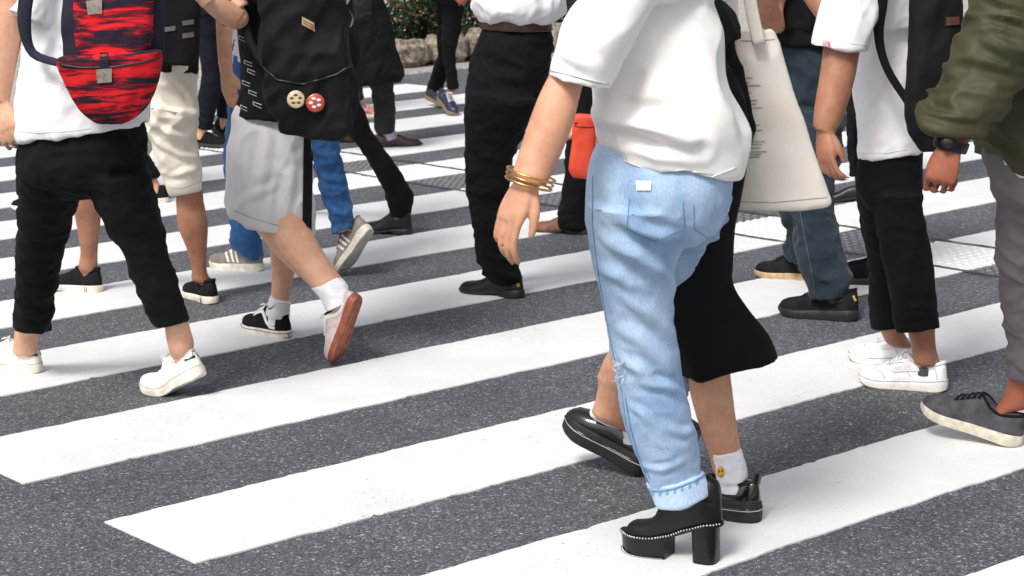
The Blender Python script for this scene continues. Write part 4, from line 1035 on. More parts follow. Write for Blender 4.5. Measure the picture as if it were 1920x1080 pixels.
# ================================================================== K  white sweater, light jeans, studded platform heels
dK = Y(4.86)
K = Person("person in oversized white sweater, light blue jeans and studded black platform heels", P(1260, 1040, dK), SK_M, P(1240, 350, dK), 150, 1.77, voxel=.0045)
def heel_prof(u):
    return itab([(0, .118), (.12, .115), (.3, .098), (.5, .064), (.66, .05), (.85, .048), (1, .052)], u)
SOLE["heel"] = dict(zt=[(0, .118), (.12, .115), (.3, .098), (.5, .074), (.66, .064), (.85, .062), (1, .066)], zb=[(0, .105), (.12, .102), (.3, .085), (.5, .061), (.66, .052), (.85, .05), (1, .054)])
UPPER["heel"] = [(0, .075), (.04, .108), (.14, .124), (.28, .136), (.42, .142), (.51, .13), (.59, .088), (.66, .045), (.76, .036), (.86, .032), (.91, .03), (.925, .006), (1, .002)]
def heel_shoe(per, anchor, heading, L=.25, **kw):
    s = Shoe("heel", anchor, heading, L, upper="heel", wide=.92, **kw); s.au = .30; s.narrow = -.5
    o = mk("platform_heel", s.build_upper(24), LEATH, per.root, angle=55)
    mk("insole", s.build_sole(.003, .0005), LEATH, o, angle=40)
    b = bmesh.new(); us = [.52, .54, .58, .64, .7, .76, .82, .87, .915, .95, .975, .992, 1]
    def ol(z, g): 
        return [s.X(p) for p in s.outline(z, g, us)]
    top = lambda u: s.zb(u) + .003
    zz = lambda k: (lambda u: top(u) * k + (1 - k) * itab([(0, 0), (.88, 0), (1, .008)], u))
    loft(b, [ol(zz(0), -.004), ol(zz(.06), -.001), ol(zz(.5), .0), ol(zz(1), .001)]); mk("platform", b, LEATH, o, angle=40)
    b = bmesh.new(); rings = []
    for f in (0, .02, .5, 1):
        ring = []; h = lambda x: s.zb(x / s.L) + .006
        for k in range(28):
            a = 2 * math.pi * k / 28; ca, sa = math.cos(a), math.sin(a)
            x = .035 + .0315 * math.copysign(abs(ca) ** .6, ca) * (1 - .06 * (1 - f)); y = .032 * math.copysign(abs(sa) ** .6, sa) * (1 - .06 * (1 - f))
            ring.append(s.X((x + .006, y, (h(x) if f == 1 else (.0 + f * h(x) * .98)))))
        rings.append(ring)
    loft(b, rings); mk("block_heel", b, LEATH, o, angle=35)
    b = bmesh.new()
    def studs(path, gap):
        acc = 0; last = path[0]
        for q in path[1:]:
            d = (Vector(q) - Vector(last)).length; acc += d; last = q
            if acc >= gap: ball(b, q, .0028, seg=8); acc = 0
    def dense(z, g, us):
        o_ = s.outline(z, g, us); out = []
        for p, q in zip(o_, o_[1:]):
            for k in range(12): out.append(s.X([p[i] + (q[i] - p[i]) * k / 12 for i in range(3)]))
        return out
    SM = solid("steel_stud", (206, 204, 198), .25, metal=1.0, c2=(180, 178, 172))
    studs(dense(lambda u: s.zt(u) - .004, .0035, None), .0068)
    mk("stud_row", b, SM, o); b = bmesh.new()
    studs(dense(lambda u: itab([(0, .006), (.88, .006), (1, .013)], u), .0025, us), .0068)
    mk("stud_row", b, SM, o)
    b = bmesh.new(); s.strip(b, [(.03, .42), (.16, .40), (.3, .42), (.42, .6), (.5, .9)], [(.03, .56), (.16, .54), (.3, .58), (.4, .78), (.47, 1.05)], .004); mk("ankle_strap", b, LEATH, o)
    b = bmesh.new(); q = [s.X(s.surf(u, t, .008)) for u, t in ((.34, .38), (.42, .5), (.41, .74), (.33, .62), (.34, .38))]
    rtube(b, q, .002, 8); rtube(b, [s.X(s.surf(.335, .5, .009)), s.X(s.surf(.415, .62, .009))], .0015, 6); mk("buckle", b, solid("steel_buckle", (214, 210, 200), .22, metal=1.0), o)
    return s
s1 = heel_shoe(K, G(1354, 1059), 152, .262)
s2 = heel_shoe(K, G(1255, 960), 150, .235, pivot="toe", pitch=-62, zoff=.06)
JL = denim("light_denim", (136, 165, 199), (180, 202, 224), (112, 142, 180))
tb = bmesh.new()
tube(tb, pxsecs([(1118, 268, 1366, 290, .8), (1104, 300, 1376, 312, .85), (1095, 345, 1376, 352), (1096, 400, 1364, 404), (1100, 430, 1346, 436, .8), (1122, 456, 1310, 462, .6)], dK, dK, .92), 5, 38)
K.leg(tb, [(1097, 380, 1312, 392), (1104, 450, 1281, 462), (1113, 500, 1269, 515), (1124, 548, 1265, 560), (1137, 598, 1267, 606), (1144, 650, 1275, 660), (1156, 715, 1284, 722), (1166, 775, 1297, 775), (1183, 832, 1309, 828), (1205, 884, 1315, 868), (1222, 926, 1319, 901)], [], s1, dK - .05, .9)
KF = [([(1160, 408), (1195, 426), (1230, 440), (1272, 446)], .016, .016), ([(1140, 452), (1195, 476), (1236, 506), (1264, 540)], .02, .018), ([(1122, 500), (1165, 520), (1205, 548)], .016, .010),
      ([(1170, 548), (1215, 584), (1262, 632)], .018, .010), ([(1150, 610), (1200, 634), (1246, 680), (1270, 716)], .017, .008), ([(1160, 668), (1195, 692), (1225, 722)], .014, .009), ([(1196, 716), (1250, 724), (1284, 742)], .012, .009),
      ([(1178, 756), (1205, 776), (1222, 800)], .011, .006), ([(1250, 800), (1280, 812), (1300, 806)], .011, .006), ([(1204, 872), (1240, 880), (1280, 866)], .010, .006), ([(1150, 384), (1196, 402), (1236, 412)], .014, .006)]
JS = garment(K, "jeans", tb, JL, .006, [(.0028, (7, 7, 9), (.9, .8, .3), "ridge", 11), (.0016, (14, 14, 20), (1.0, .7, .2), "ridge", 23), (.0014, (26, 26, 34), (-.5, .3, .2), "ridge", 29), (.005, (4, 4, 5), (0, 0, 0), "n", 31)], folds=KF)
tb = bmesh.new()
K.leg(tb, [(1225, 360, 1378, 366), (1228, 400, 1366, 404), (1226, 450, 1342, 452), (1210, 520, 1297, 516), (1192, 600, 1284, 600), (1196, 660, 1290, 660), (1206, 720, 1292, 722), (1214, 780, 1286, 782)], [], s2, dK + .16, .8)
garment(K, "jeans_leg", tb, JL, .007, FOLD_T(1.2))
bvj = bvh_of(JS); onsurf.d = dK
ST = solid("denim_stitch", (92, 128, 176), .9, c2=(120, 150, 190)); b = bmesh.new()
seam(b, bvj, [(1172, 740), (1182, 800), (1196, 850), (1216, 905)], .002); seam(b, bvj, [(1166, 735), (1175, 800), (1190, 853), (1210, 906)], .0012)
seam(b, bvj, [(1112, 330), (1111, 420), (1120, 500), (1132, 570), (1150, 660), (1166, 735)], .0014)
mk_each("side_seam", b, ST, JS)
b = bmesh.new(); seam(b, bvj, [(1180, 372), (1176, 430), (1228, 452), (1284, 428), (1280, 378)], .0013); seam(b, bvj, [(1300, 384), (1302, 430), (1326, 446)], .0013); mk_each("pocket_stitching", b, ST, JS)
b = bmesh.new(); patch(b, bvj, [(1193, 339), (1222, 340), (1220, 357), (1194, 357)], 5, 4, .004); mk("waist_label", b, WHITE, JS)
b = bmesh.new(); rnd = random.Random(4)
for k in range(26):
    x, y = 1152 + rnd.uniform(-4, 12), 688 + rnd.uniform(-14, 20); p = onsurf(bvj, x + 10, y, .002)
    q = p + Vector((-.012 + rnd.gauss(0, .006), -.004, rnd.gauss(0, .008))); rtube(b, [p, p.lerp(q, .5) + Vector((0, -.004, 0)), q], .0006, 4)
mk("frayed_threads", b, WHITE, JS)
cb = bmesh.new(); d1 = K.dls[0][-2]
csec = pxsecs([(1213, 904, 1318, 880), (1214, 910, 1322, 886), (1222, 928, 1329, 902), (1230, 948, 1334, 920), (1236, 953, 1328, 925)], d1, d1, .98)
tube(cb, csec, 4, 30)
cuff = mk("cuff", remesh(cb, .0045, 1, [(.003, (20, 20, 20), (0, 0, 0), "n", 9), (.003, (30, 30, 8), (0, 0, 0), "ridge", 12)]), denim("denim_inside", (176, 202, 228), (196, 216, 236), (150, 182, 216)), JS)
bv = bvh_of(cuff); b = bmesh.new(); onsurf.d = d1
seam(b, bv, [(1217, 917), (1240, 919), (1265, 915), (1300, 902), (1320, 890)], .003, 6, .001); mk("cuff_edge", b, denim("denim_edge", (96, 140, 190), (150, 184, 216), (80, 120, 170)), cuff)
b = bmesh.new(); n = 14
for k in range(n):
    x0 = 1221 + 97 * k / n; y0 = 921 - 29 * (k / n) + 7 * math.sin(k / n * 3.14)
    if k % 2 == 0: patch(b, bv, [(x0, y0), (x0 + 5.5, y0 - 2), (x0 + 5.5, y0 + 8), (x0, y0 + 10)], 2, 2, .0012)
mk("cuff_wear", b, denim("denim_edge2", (112, 154, 200), (140, 176, 212), (96, 136, 184)), cuff)
# sweater
SWW = cloth("white_sweater", (240, 238, 234), (230, 228, 226), scale=(3, 3, 3), weave=420, bump=.18)
sb = bmesh.new()
tube(sb, pxsecs([(1150, -60, 1300, -64), (1120, -20, 1330, -20), (1106, 50, 1350, 50), (1102, 130, 1364, 130), (1100, 185, 1384, 200), (1106, 228, 1396, 258), (1116, 262, 1394, 292), (1132, 296, 1384, 324)], dK, dK, 1.0), 6, 44); K.torso(sb, .74, .84, .04)
eK = P(1062, 130, dK - .18)
sl = pxsecs([(1130, -60, 1256, -40), (1086, -10, 1224, 6), (1050, 70, 1180, 96), (1030, 120, 1160, 146), (1026, 142, 1148, 170)], dK - .14, dK - .19, 1.1)
tube(sb, sl, 5, 30)
K.sleeve(sb, -1, K.shoulder(-1) + K.fw * .06 - Vector((0, 0, .30)), .85, (.07, .08))
SW = garment(K, "sweater", sb, SWW, .0065, [(.016, (4.5, 4.5, 5), (.5, .6, .3), "ridge", 93), (.008, (8, 8, 12), (-.4, .6, .2), "ridge", 95), (.010, (3, 3, 3), (0, 0, 0), "n", 97)], 3, folds=[([(1112, 214), (1160, 226), (1220, 236), (1290, 262)], .022, .020), ([(1130, 246), (1190, 256), (1250, 276), (1320, 284)], .016, -.016), ([(1200, 120), (1170, 180), (1180, 220)], .03, -.016), ([(1300, 80), (1330, 160), (1370, 240)], .035, .014), ([(1050, 90), (1080, 110), (1120, 130)], .016, .010)])
onsurf.d = dK; bvs = bvh_of(SW); b = bmesh.new()
seam(b, bvs, [(1122, 280), (1160, 296), (1212, 318), (1270, 332), (1330, 333), (1380, 314)], .002, 6, .0015); seam(b, bvs, [(1034, 132), (1070, 141), (1140, 158)], .002, 6, .0015); mk_each("rib_seam", b, solid("seam_white", (214, 212, 208), .9), SW)
# near arm, bracelets
ds = dK - .2
secs = pxsecs([(1054, 96, 1110, 112, .7), (1036, 130, 1098, 142, .75), (1016, 166, 1088, 178), (996, 215, 1074, 234), (978, 268, 1052, 290), (966, 306, 1034, 328), (958, 328, 1024, 350)], dK - .16, ds - .06, .9)
a0 = K.shoulder(1)
tube(K.bm, [(P(1180, -20, dK - .08), Vector((.035, 0, 0)), Vector((0, .035, 0))), (P(1125, 40, dK - .13), Vector((.036, 0, 0)), Vector((0, .036, 0)))] + secs, 4, 22)
wk = P(989, 340, ds - .06); hand(K.bm, wk, P(930, 466, ds - .08) - wk, Vector((-.75, -.62, .1)), .185, (16, 26, 20), 1, thumb=30)
GOLD = solid("gold", (226, 176, 104), .28, metal=1.0, c2=(200, 150, 84))
for k, (l, r) in enumerate((((951, 314), (1041, 340)), ((949, 322), (1038, 349)), ((948, 331), (1034, 356)))):
    b = bmesh.new(); c, A, Bv = pxsec((*l, *r), ds - .055, .95); pts = [c + A * math.cos(t) + Bv * math.sin(t) for t in [2 * math.pi * q / 32 for q in range(33)]]
    rtube(b, pts, .0028 if k != 1 else .002, 8); o = mk("bracelet", b, GOLD, K.root)
# far arm bent in front, holding the red pouch
e2 = K.shoulder(-1) + K.fw * .06 - Vector((0, 0, .30)); w2 = P(1134, 250, dK + .2)
K.arm(-1, e2, w2); hand(K.bm, w2, P(1066, 236, dK + .16) - w2, Vector((0, -.5, .8)), .17, (40, 50, 40), 1)
K.finish()
b = bmesh.new(); tube(b, pxsecs([(1080, 212, 1116, 217), (1074, 220, 1120, 226), (1070, 270, 1118, 274), (1066, 318, 1114, 326), (1072, 334, 1106, 340)], dK + .06, dK + .06, .4), 5, 26, .6)
pu = mk("pouch", remesh(b, .006, 2, FOLD_S(.3)), solid("red_leather", (222, 78, 48), .5, c2=(200, 58, 36), scale=12, bump=.2, bscale=200), None, base=P(1085, 336, dK + .14))
tag(pu, "small red pouch held in front of the white sweater beside the bare forearm", "pouch")
b = bmesh.new(); onsurf.d = dK - .15
bvp = bvh_of(pu); onsurf.d = dK; seam(b, bvp, [(1058, 234), (1085, 237), (1116, 238)], .002); mk("zip", b, solid("zip_red", (150, 40, 32), .4), pu)

# ================================================================== L  black skirt, smiley socks, platform shoes
dL = Y(5.24)
L = Person("person in flared black skirt, white ankle socks and black platform shoes", P(1360, 980, dL), SK_M, P(1305, 400, dL), 150, 1.6, voxel=.0055)
s1 = Shoe("platform", G(1425, 981), 148, .275, upper="dress"); s2 = Shoe("platform", G(1208, 893), 152, .275, upper="dress", pitch=24); s1.au = s2.au = .28
kb = bmesh.new()
tube(kb, pxsecs([(1225, 200, 1392, 196), (1212, 290, 1398, 286), (1204, 360, 1386, 366), (1200, 420, 1374, 424), (1200, 480, 1368, 486), (1204, 535, 1368, 532), (1218, 590, 1400, 580), (1242, 650, 1438, 628), (1266, 706, 1454, 668)], dL, dL - .02, .9), 6, 44)
SKL = garment(L, "skirt", kb, BLK, .008, [(.012, (8, 8, 1.6), (.1, .15, 0), "ridge", 71), (.006, (4, 4, 4), (0, 0, 0), "n", 72)])
db = bmesh.new()
L.leg(db, [(1230, 460, 1340, 460), (1262, 600, 1372, 600)], [(1276, 640, 1372, 640), (1288, 690, 1369, 690), (1292, 730, 1373, 728), (1305, 780, 1379, 778), (1321, 828, 1386, 822), (1331, 858, 1390, 846), (1338, 886, 1396, 872)], s1, dL - .05, 1.0)
L.leg(db, [(1215, 460, 1310, 460), (1150, 600, 1250, 610)], [(1130, 680, 1216, 690), (1122, 720, 1205, 734), (1116, 752, 1194, 768), (1112, 780, 1184, 800)], s2, dL + .1, 1.0)
dl2 = L.dlast; db.free()
a1 = fd(s1.ankle)
SK1 = sock(L, [(1331, 850, 1389, 837), (1334, 862, 1394, 852), (1339, 885, 1400, 874), (1345, 905, 1403, 895)], L.dls[0][-3] - .008, a1, SOCKW, shoe=s1, ratio=1.15)
ax, ay = project(s2.ankle)
sock(L, [(1117, 752, 1196, 769), (1106, 780, 1184, 800), (ax - 30, ay - 22, ax + 34, ay + 2)], dl2[-2], fd(s2.ankle), SOCKW, shoe=s2)
bv = bvh_of(SK1); onsurf.d = a1; b = bmesh.new()
def disc(b, bv, x, y, rx, ry, off, n=20):
    c = b.verts.new(onsurf(bv, x, y, off)); r = [b.verts.new(onsurf(bv, x + rx * math.cos(k * 2 * math.pi / n), y + ry * math.sin(k * 2 * math.pi / n), off)) for k in range(n)]
    for k in range(n): b.faces.new((c, r[k], r[(k + 1) % n]))
disc(b, bv, 1352, 885, 7.5, 10.5, .0015); sm = mk("smiley_patch", b, solid("smiley_yellow", (236, 190, 40), .7, c2=(222, 172, 30)), SK1)
b = bmesh.new(); disc(b, bv, 1349.5, 883, 1.2, 3, .0025, 10); disc(b, bv, 1354.5, 882, 1.2, 3, .0025, 10)
seam(b, bv, [(1346.5, 888), (1349, 892), (1353, 892.5), (1356.5, 889)], .0006, 2, .0025); mk("smiley_face", b, solid("smiley_black", (30, 24, 16), .7), sm)
GLOSS = solid("patent_leather", (17, 16, 16), .16, c2=(10, 10, 10), scale=14, bump=.12, bscale=40, coat=.5)
for s in (s1, s2):
    o = put_shoe(L, s, "platform_shoe", GLOSS, RUBB, LACEB, LEATH, bow=False)
    mk("welt_stitching", s.line(.6, .0012, .0035), solid("stitch_white2", (206, 200, 186), .7), o)
    mk("sole_ridge", s.line(.66, .003, .002), GLOSS, o)
    b = bmesh.new(); H = s.zt(.02) + itab(s.up, .02) * s.k
    p0 = [s.X((.004, y, H - .012)) for y in (-.009, .009)]; p1 = [s.X((-.004, y, H + .022)) for y in (-.009, .009)]; p2 = [s.X((.008, y, H + .022)) for y in (-.009, .009)]; p3 = [s.X((.012, y, H - .01)) for y in (-.009, .009)]
    loft(b, [[p[0] for p in (p0, p1, p2, p3)], [p[1] for p in (p0, p1, p2, p3)]]); mk("pull_tab", b, LEATH, o, angle=40)
    b = bmesh.new()
    for k, dz in enumerate((-.02, -.014, -.008)): ball(b, s.X((-.001 + k * .0005, .004, H + dz)), .0022, seg=8)
    for u, t in ((.42, .95), (.47, 1.0)): ball(b, s.X(s.surf(u, t, .002)), .0026, seg=8)
    mk("eyelets", b, GOLD, o)
sb = bmesh.new()
tube(sb, pxsecs([(1240, -40, 1340, -44), (1224, 20, 1350, 16), (1218, 110, 1366, 106), (1214, 190, 1396, 186), (1210, 262, 1402, 258)], dL, dL, .95), 5, 32); L.torso(sb, .74, .84, .025)
for sd in (1, -1):
    e, w = L.default_arm(sd, -7, 26); L.sleeve(sb, sd, e, .95, (.05, .05)); rtube(sb, [e - (w - e) * .1, e, e.lerp(w, .5), e.lerp(w, .95)], [.046, .05, .046, .038], 16, 3)
garment(L, "top", sb, BLK2, .009, FOLD_S(.7)); L.finish()
# tote
dT = Y(5.42)
M_TOTE = cloth("cream_canvas", (230, 224, 214), (214, 206, 194), scale=(6, 6, 6), weave=500, bump=.25)
b = bmesh.new(); tube(b, pxsecs([(1334, 60, 1446, 56), (1332, 66, 1450, 62), (1338, 130, 1474, 126), (1356, 220, 1506, 214), (1376, 300, 1534, 294), (1374, 370, 1556, 362), (1372, 386, 1561, 380), (1380, 392, 1552, 387)], dT, dT, .26), 5, 40, .7)
to = mk("tote_bag", remesh(b, .0075, 2, [(.010, (8, 8, 3), (.2, -.35, 0), "ridge", 101), (.006, (10, 10, 10), (.5, .3, 0), "n", 103)]), M_TOTE, None, base=P(1465, 388, dT))
tag(to, "cream canvas tote bag hanging behind the white sweater, beside the dark jeans", "tote bag")
b = bmesh.new(); rtube(b, [P(1376, 84, dT - .07), P(1372, 20, dT - .05), P(1368, -60, dT - .05), P(1362, -130, dT - .02)], .016, 10, 4, .2, up=HFW); rtube(b, [P(1424, 84, dT - .06), P(1410, 20, dT - .06), P(1396, -60, dT - .06), P(1376, -134, dT - .02)], .016, 10, 4, .2, up=HFW); mk("strap", b, M_TOTE, to)
bv = bvh_of(to); b = bmesh.new(); onsurf.d = dT; rnd = random.Random(12); y = 146
while y < 300:
    x0 = 1378 + (y - 146) * .1; x1 = x0 + rnd.uniform(22, 46)
    patch(b, bv, [(x0, y), (x1, y - 1), (x1, y + 1.6), (x0, y + 2.6)], 6, 1, .0015); y += rnd.choice((5, 7, 9, 14))
mk("printed_lines", b, solid("print_faded", (150, 143, 133), .9, c2=(186, 178, 167), scale=60), to)
b = bmesh.new(); seam(b, bv, [(1354, 76), (1400, 77), (1452, 74)], .0016); seam(b, bv, [(1382, 378), (1450, 380), (1550, 370)], .0012); mk_each("stitching", b, solid("stitch_tote", (176, 168, 154), .9), to)
# ================================================================== M  dark jeans, black sneakers
dM = Y(7.75)
Mp = Person("person in a black T-shirt, dark teal jeans and black sneakers, behind the cream tote bag", P(1530, 590, dM), SK_T, P(1510, 150, dM), 150, 1.72, voxel=.007)
s1 = Shoe("thick", G(1609, 602), 150, .31, upper="knit"); s2 = Shoe("sneaker", G(1545, 527), 152, .295, upper="sneaker")
tb = bmesh.new()
tube(tb, pxsecs([(1452, 82, 1572, 84), (1444, 130, 1584, 134), (1446, 190, 1586, 195), (1466, 225, 1570, 228)], dM, dM, .92), 5, 30)
Mp.leg(tb, [(1462, 200, 1588, 210), (1468, 280, 1578, 286), (1474, 340, 1569, 345), (1479, 395, 1567, 395), (1484, 436, 1577, 436), (1494, 488, 1583, 488), (1503, 516, 1598, 512), (1512, 540, 1592, 530), (1517, 562, 1586, 552)], [], s1, dM - .06, .9)
Mp.leg(tb, [(1446, 200, 1540, 205), (1450, 290, 1535, 295), (1455, 350, 1526, 352), (1460, 400, 1522, 402), (1471, 436, 1524, 440), (1465, 462, 1528, 468), (1468, 486, 1530, 492)], [], s2, dM + .1, .9)
JM = garment(Mp, "jeans", tb, denim("dark_denim", (30, 42, 50), (46, 58, 66), (20, 28, 36)), .0075, FOLD_T(1.2))
bv = bvh_of(JM); b = bmesh.new(); onsurf.d = dM
seam(b, bv, [(1500, 396), (1508, 440), (1518, 490), (1526, 530), (1526, 552)], .0014); mk("side_seam", b, solid("seam_tan", (92, 92, 90), .8), JM)
MESH = cloth("black_mesh", (30, 30, 32), (18, 18, 20), scale=(26, 26, 26), weave=380, bump=.4)
for s, ms in ((s1, RUBB), (s2, solid("tan_gum", (186, 160, 122), .6, c2=(160, 134, 98)))):
    o = put_shoe(Mp, s, "sneaker", MESH, ms, LACEB, BLK2, label="black sneaker with a tan sole" if ms is not RUBB else None, bow=False)
    b = bmesh.new(); s.strip(b, [(.14, .5), (.3, .35), (.5, .75)], [(.14, .62), (.3, .5), (.53, .95)], .0026); s.strip(b, [(.74, .1), (.86, .25), (.95, .5)], [(.82, .12), (.9, .3), (.96, .55)], .0024)
    mk_each("overlay", b, LEATH, o)
    b = bmesh.new(); s.strip(b, [(.0, .6), (.02, .9)], [(.02, .5), (.05, .75)], .003, (1,)); mk_each("heel_reflector", b, solid("reflector_yellow", (214, 180, 70), .4), o)
sb = bmesh.new()
tube(sb, pxsecs([(1452, -60, 1570, -60), (1444, 0, 1580, 0), (1442, 80, 1584, 84)], dM, dM, .98), 5, 30); Mp.torso(sb, .62, .84, .03)
eM = P(1450, 44, dM - .18); Mp.sleeve(sb, 1, eM, .5); e, w = Mp.default_arm(-1, 48, 90); Mp.sleeve(sb, -1, e)
garment(Mp, "t_shirt", sb, BLK2, .009, FOLD_S(.8))
a0 = Mp.shoulder(1); w_ = P(1410, -70, dM - .35)
rtube(Mp.bm, [a0, a0.lerp(eM, .5), eM, eM.lerp(w_, .35), w_], [.05, .05, .047, .042, .03], 16, 3)
hand(Mp.bm, w_, Vector((-.5, -.3, .8)), Vector((-.5, -.8, -.3)), .18, side=1); Mp.finish()

# ================================================================== N  white T-shirt, wide cropped trousers, white sneakers
dN = Y(6.42)
Nn = Person("person in white T-shirt with red sleeve tag, wide cropped trousers and white sneakers", P(1700, 720, dN), SK_T, P(1672, 280, dN), 152, 1.66, voxel=.0055)
s1 = Shoe("thick", G(1775, 734), 152, .285, wide=.98); s2 = Shoe("thick", G(1748, 690), 152, .285)
tb = bmesh.new()
tube(tb, pxsecs([(1618, 230, 1734, 226), (1609, 285, 1737, 276), (1607, 330, 1735, 330), (1610, 360, 1733, 360), (1628, 392, 1722, 392)], dN, dN, .95), 5, 32)
Nn.leg(tb, [(1642, 360, 1734, 360), (1645, 420, 1734, 420), (1655, 480, 1745, 480), (1668, 545, 1753, 545), (1682, 621, 1760, 613)], [(1696, 590, 1753, 590), (1702, 622, 1753, 620), (1709, 652, 1755, 652), (1713, 680, 1762, 682)], s1, dN - .06, .95)
Nn.leg(tb, [(1609, 360, 1706, 360), (1617, 420, 1704, 420), (1626, 480, 1698, 480), (1629, 545, 1694, 545), (1631, 617, 1692, 612)], [(1640, 590, 1690, 590), (1650, 620, 1694, 620), (1668, 648, 1712, 648)], s2, dN + .1, .95)
garment(Nn, "trousers", tb, BLK, .008, [(.008, (9, 9, 3), (.15, .1, 0), "ridge", 111)] + FOLD_T(.5))
WL = solid("white_sneaker_smooth", (240, 239, 240), .45, c2=(228, 227, 228), scale=14, bump=.06)
SEAMW = solid("sneaker_seam", (182, 180, 182), .7)
for s in (s1, s2):
    o = put_shoe(Nn, s, "sneaker", WL, solid("white_midsole", (236, 234, 232), .55, c2=(214, 210, 206), scale=20), LACEW, WL, collar_r=.006)
    b = bmesh.new(); s.strip(b, [(.1, .78), (.22, .68), (.36, .46), (.46, .34), (.56, .36), (.62, .6)], [(.1, .82), (.22, .8), (.36, .72), (.46, .66), (.54, .62), (.62, .64)], .003); mk_each("side_logo", b, solid("logo_white", (226, 224, 226), .4), o)
    b = bmesh.new()
    for A in ([(.08, .1), (.1, .6), (.14, .95), (.3, 1.1)], [(.66, .08), (.7, .5), (.78, .85), (.8, 1.3)], [(.38, .2), (.48, .8), (.66, 1.0)]):
        pts = [s.X(s.surf(u, t, .0018)) for (u0, t0), (u1, t1) in zip(A, A[1:]) for k in range(8) for u, t in [(u0 + (u1 - u0) * k / 8, t0 + (t1 - t0) * k / 8)]]; rtube(b, pts, .0009, 5)
    mk("seams", b, SEAMW, o); mk("sole_line", s.line(.93, .001, .0025), SEAMW, o)
    b = bmesh.new(); rtube(b, [s.X(p) for p in s.outline(lambda u: s.zb(u) + .002, .0012)], .0025, 6); mk("outsole_edge", b, solid("outsole_tan", (190, 172, 140), .7), o)
bm = bmesh.new(); ap = Vector(s1.ankle); rtube(bm, [ap - Vector((0, 0, .03)), ap + Vector((0, 0, -.02)), ap + Vector((0, 0, -.006))], [.034, .032, .030], 18, 2); mk("sock", bm, cloth("grey_sock", (76, 78, 88), (58, 60, 68)), Nn.root)
sb = bmesh.new()
tube(sb, pxsecs([(1622, -60, 1740, -60), (1608, 20, 1744, 20), (1599, 100, 1744, 100), (1598, 180, 1742, 180), (1603, 240, 1742, 236), (1609, 299, 1743, 276)], dN, dN, 1.0), 5, 36); Nn.torso(sb, .68, .84, .03)
tube(sb, pxsecs([(1580, -110, 1690, -110), (1556, -50, 1670, -46), (1540, 10, 1650, 16), (1526, 56, 1636, 64), (1516, 83, 1629, 98)], dN - .15, dN - .24, .85), 5, 30)
e, w = Nn.default_arm(-1, 48, 90); Nn.sleeve(sb, -1, e)
TN = garment(Nn, "t_shirt", sb, WHITE, .0075, FOLD_S(.75))
bv = bvh_of(TN); onsurf.d = dN - .2; b = bmesh.new(); seam(b, bv, [(1520, 72), (1560, 77), (1627, 86)], .001); onsurf.d = dN; seam(b, bv, [(1613, 287), (1660, 287), (1700, 281)], .001); mk_each("hem_stitching", b, solid("stitch_white", (214, 212, 214), .8), TN)
b = bmesh.new(); onsurf.d = dN - .2; patch(b, bv, [(1543, 76), (1557, 78), (1557, 87), (1543, 85)], 4, 3, .003); mk("sleeve_tag", b, solid("tag_red", (186, 60, 80), .8, c2=(224, 190, 196), scale=120), TN)
a0 = Nn.shoulder(1)
tube(Nn.bm, [(a0, Vector((.035, 0, 0)), Vector((0, .035, 0)))] + pxsecs([(1556, 20, 1628, 30), (1545, 80, 1613, 94), (1537, 140, 1601, 155), (1527, 200, 1583, 214), (1524, 240, 1566, 250)], dN - .2, dN - .3, .95), 4, 20)
wn = P(1545, 246, dN - .3); hand(Nn.bm, wn, P(1553, 336, dN - .34) - wn, Vector((-.85, -.5, .1)), .17, (22, 36, 28), 1, thumb=26)
Nn.finish()
bk = pack("backpack", "plain black backpack with orange buckle, between the white T-shirt and olive jacket", [(1716, -130, 1790, -130), (1706, -90, 1800, -90), (1706, 0, 1806, 0), (1700, 90, 1806, 90), (1694, 180, 1804, 180), (1704, 250, 1796, 250), (1724, 286, 1776, 284)], dN - .28, .6, M_PKB, .66, .009, FOLD_S(.45))
bv = bvh_of(bk); onsurf.d = dN - .3; b = bmesh.new(); patch(b, bv, [(1773, 32), (1796, 31), (1796, 46), (1773, 48)], 4, 3, .006); mk("buckle", b, solid("buckle_orange", (96, 56, 42), .5, c2=(60, 44, 38)), bk)
b = bmesh.new(); rtube(b, [P(1714, -90, dN - .24), P(1690, -140, dN - .05), P(1660, -90, dN - .24), P(1652, 0, dN - .24), P(1648, 70, dN - .22), P(1664, 130, dN - .22), P(1702, 190, dN - .24)], [.024, .024, .022, .02, .014, .012, .012], 12, 5, .3, up=HFW); mk("shoulder_strap", b, BLK2, bk)

# ================================================================== O  olive jacket, grey trousers, big pale soled shoe
dO = Y(5.7)
O = Person("person in puffy olive green jacket, grey trousers and a dark wristwatch", P(1900, 820, dO), SK_D, P(1945, 320, dO), 152, 1.7, voxel=.0055)
s1 = Shoe("sneaker", G(1912, 839), 146, .31, pitch=13, upper="sneaker", wide=1.05); s2 = Shoe("sneaker", G(2040, 880), 150, .29, "ball", bend=30)
tb = bmesh.new()
tube(tb, pxsecs([(1840, 250, 2060, 250), (1850, 320, 2066, 320), (1868, 370, 2050, 370), (1900, 400, 2020, 400)], dO, dO, .9), 5, 32)
O.leg(tb, [(1872, 340, 2010, 346), (1870, 420, 1990, 428), (1870, 500, 1980, 508), (1876, 570, 1976, 580), (1884, 640, 1974, 650), (1886, 712, 1968, 722)], [(1894, 690, 1956, 694), (1888, 722, 1944, 730), (1878, 750, 1932, 762)], s1, dO, .9)
O.leg(tb, [(1930, 340, 2060, 346), (1970, 480, 2080, 490), (2010, 620, 2100, 625), (2040, 730, 2110, 735)], [], s2, dO - .1, .9)
garment(O, "trousers", tb, cloth("grey_twill", (118, 111, 115), (98, 92, 96), scale=(6, 6, 6)), .008, FOLD_T(1.1))
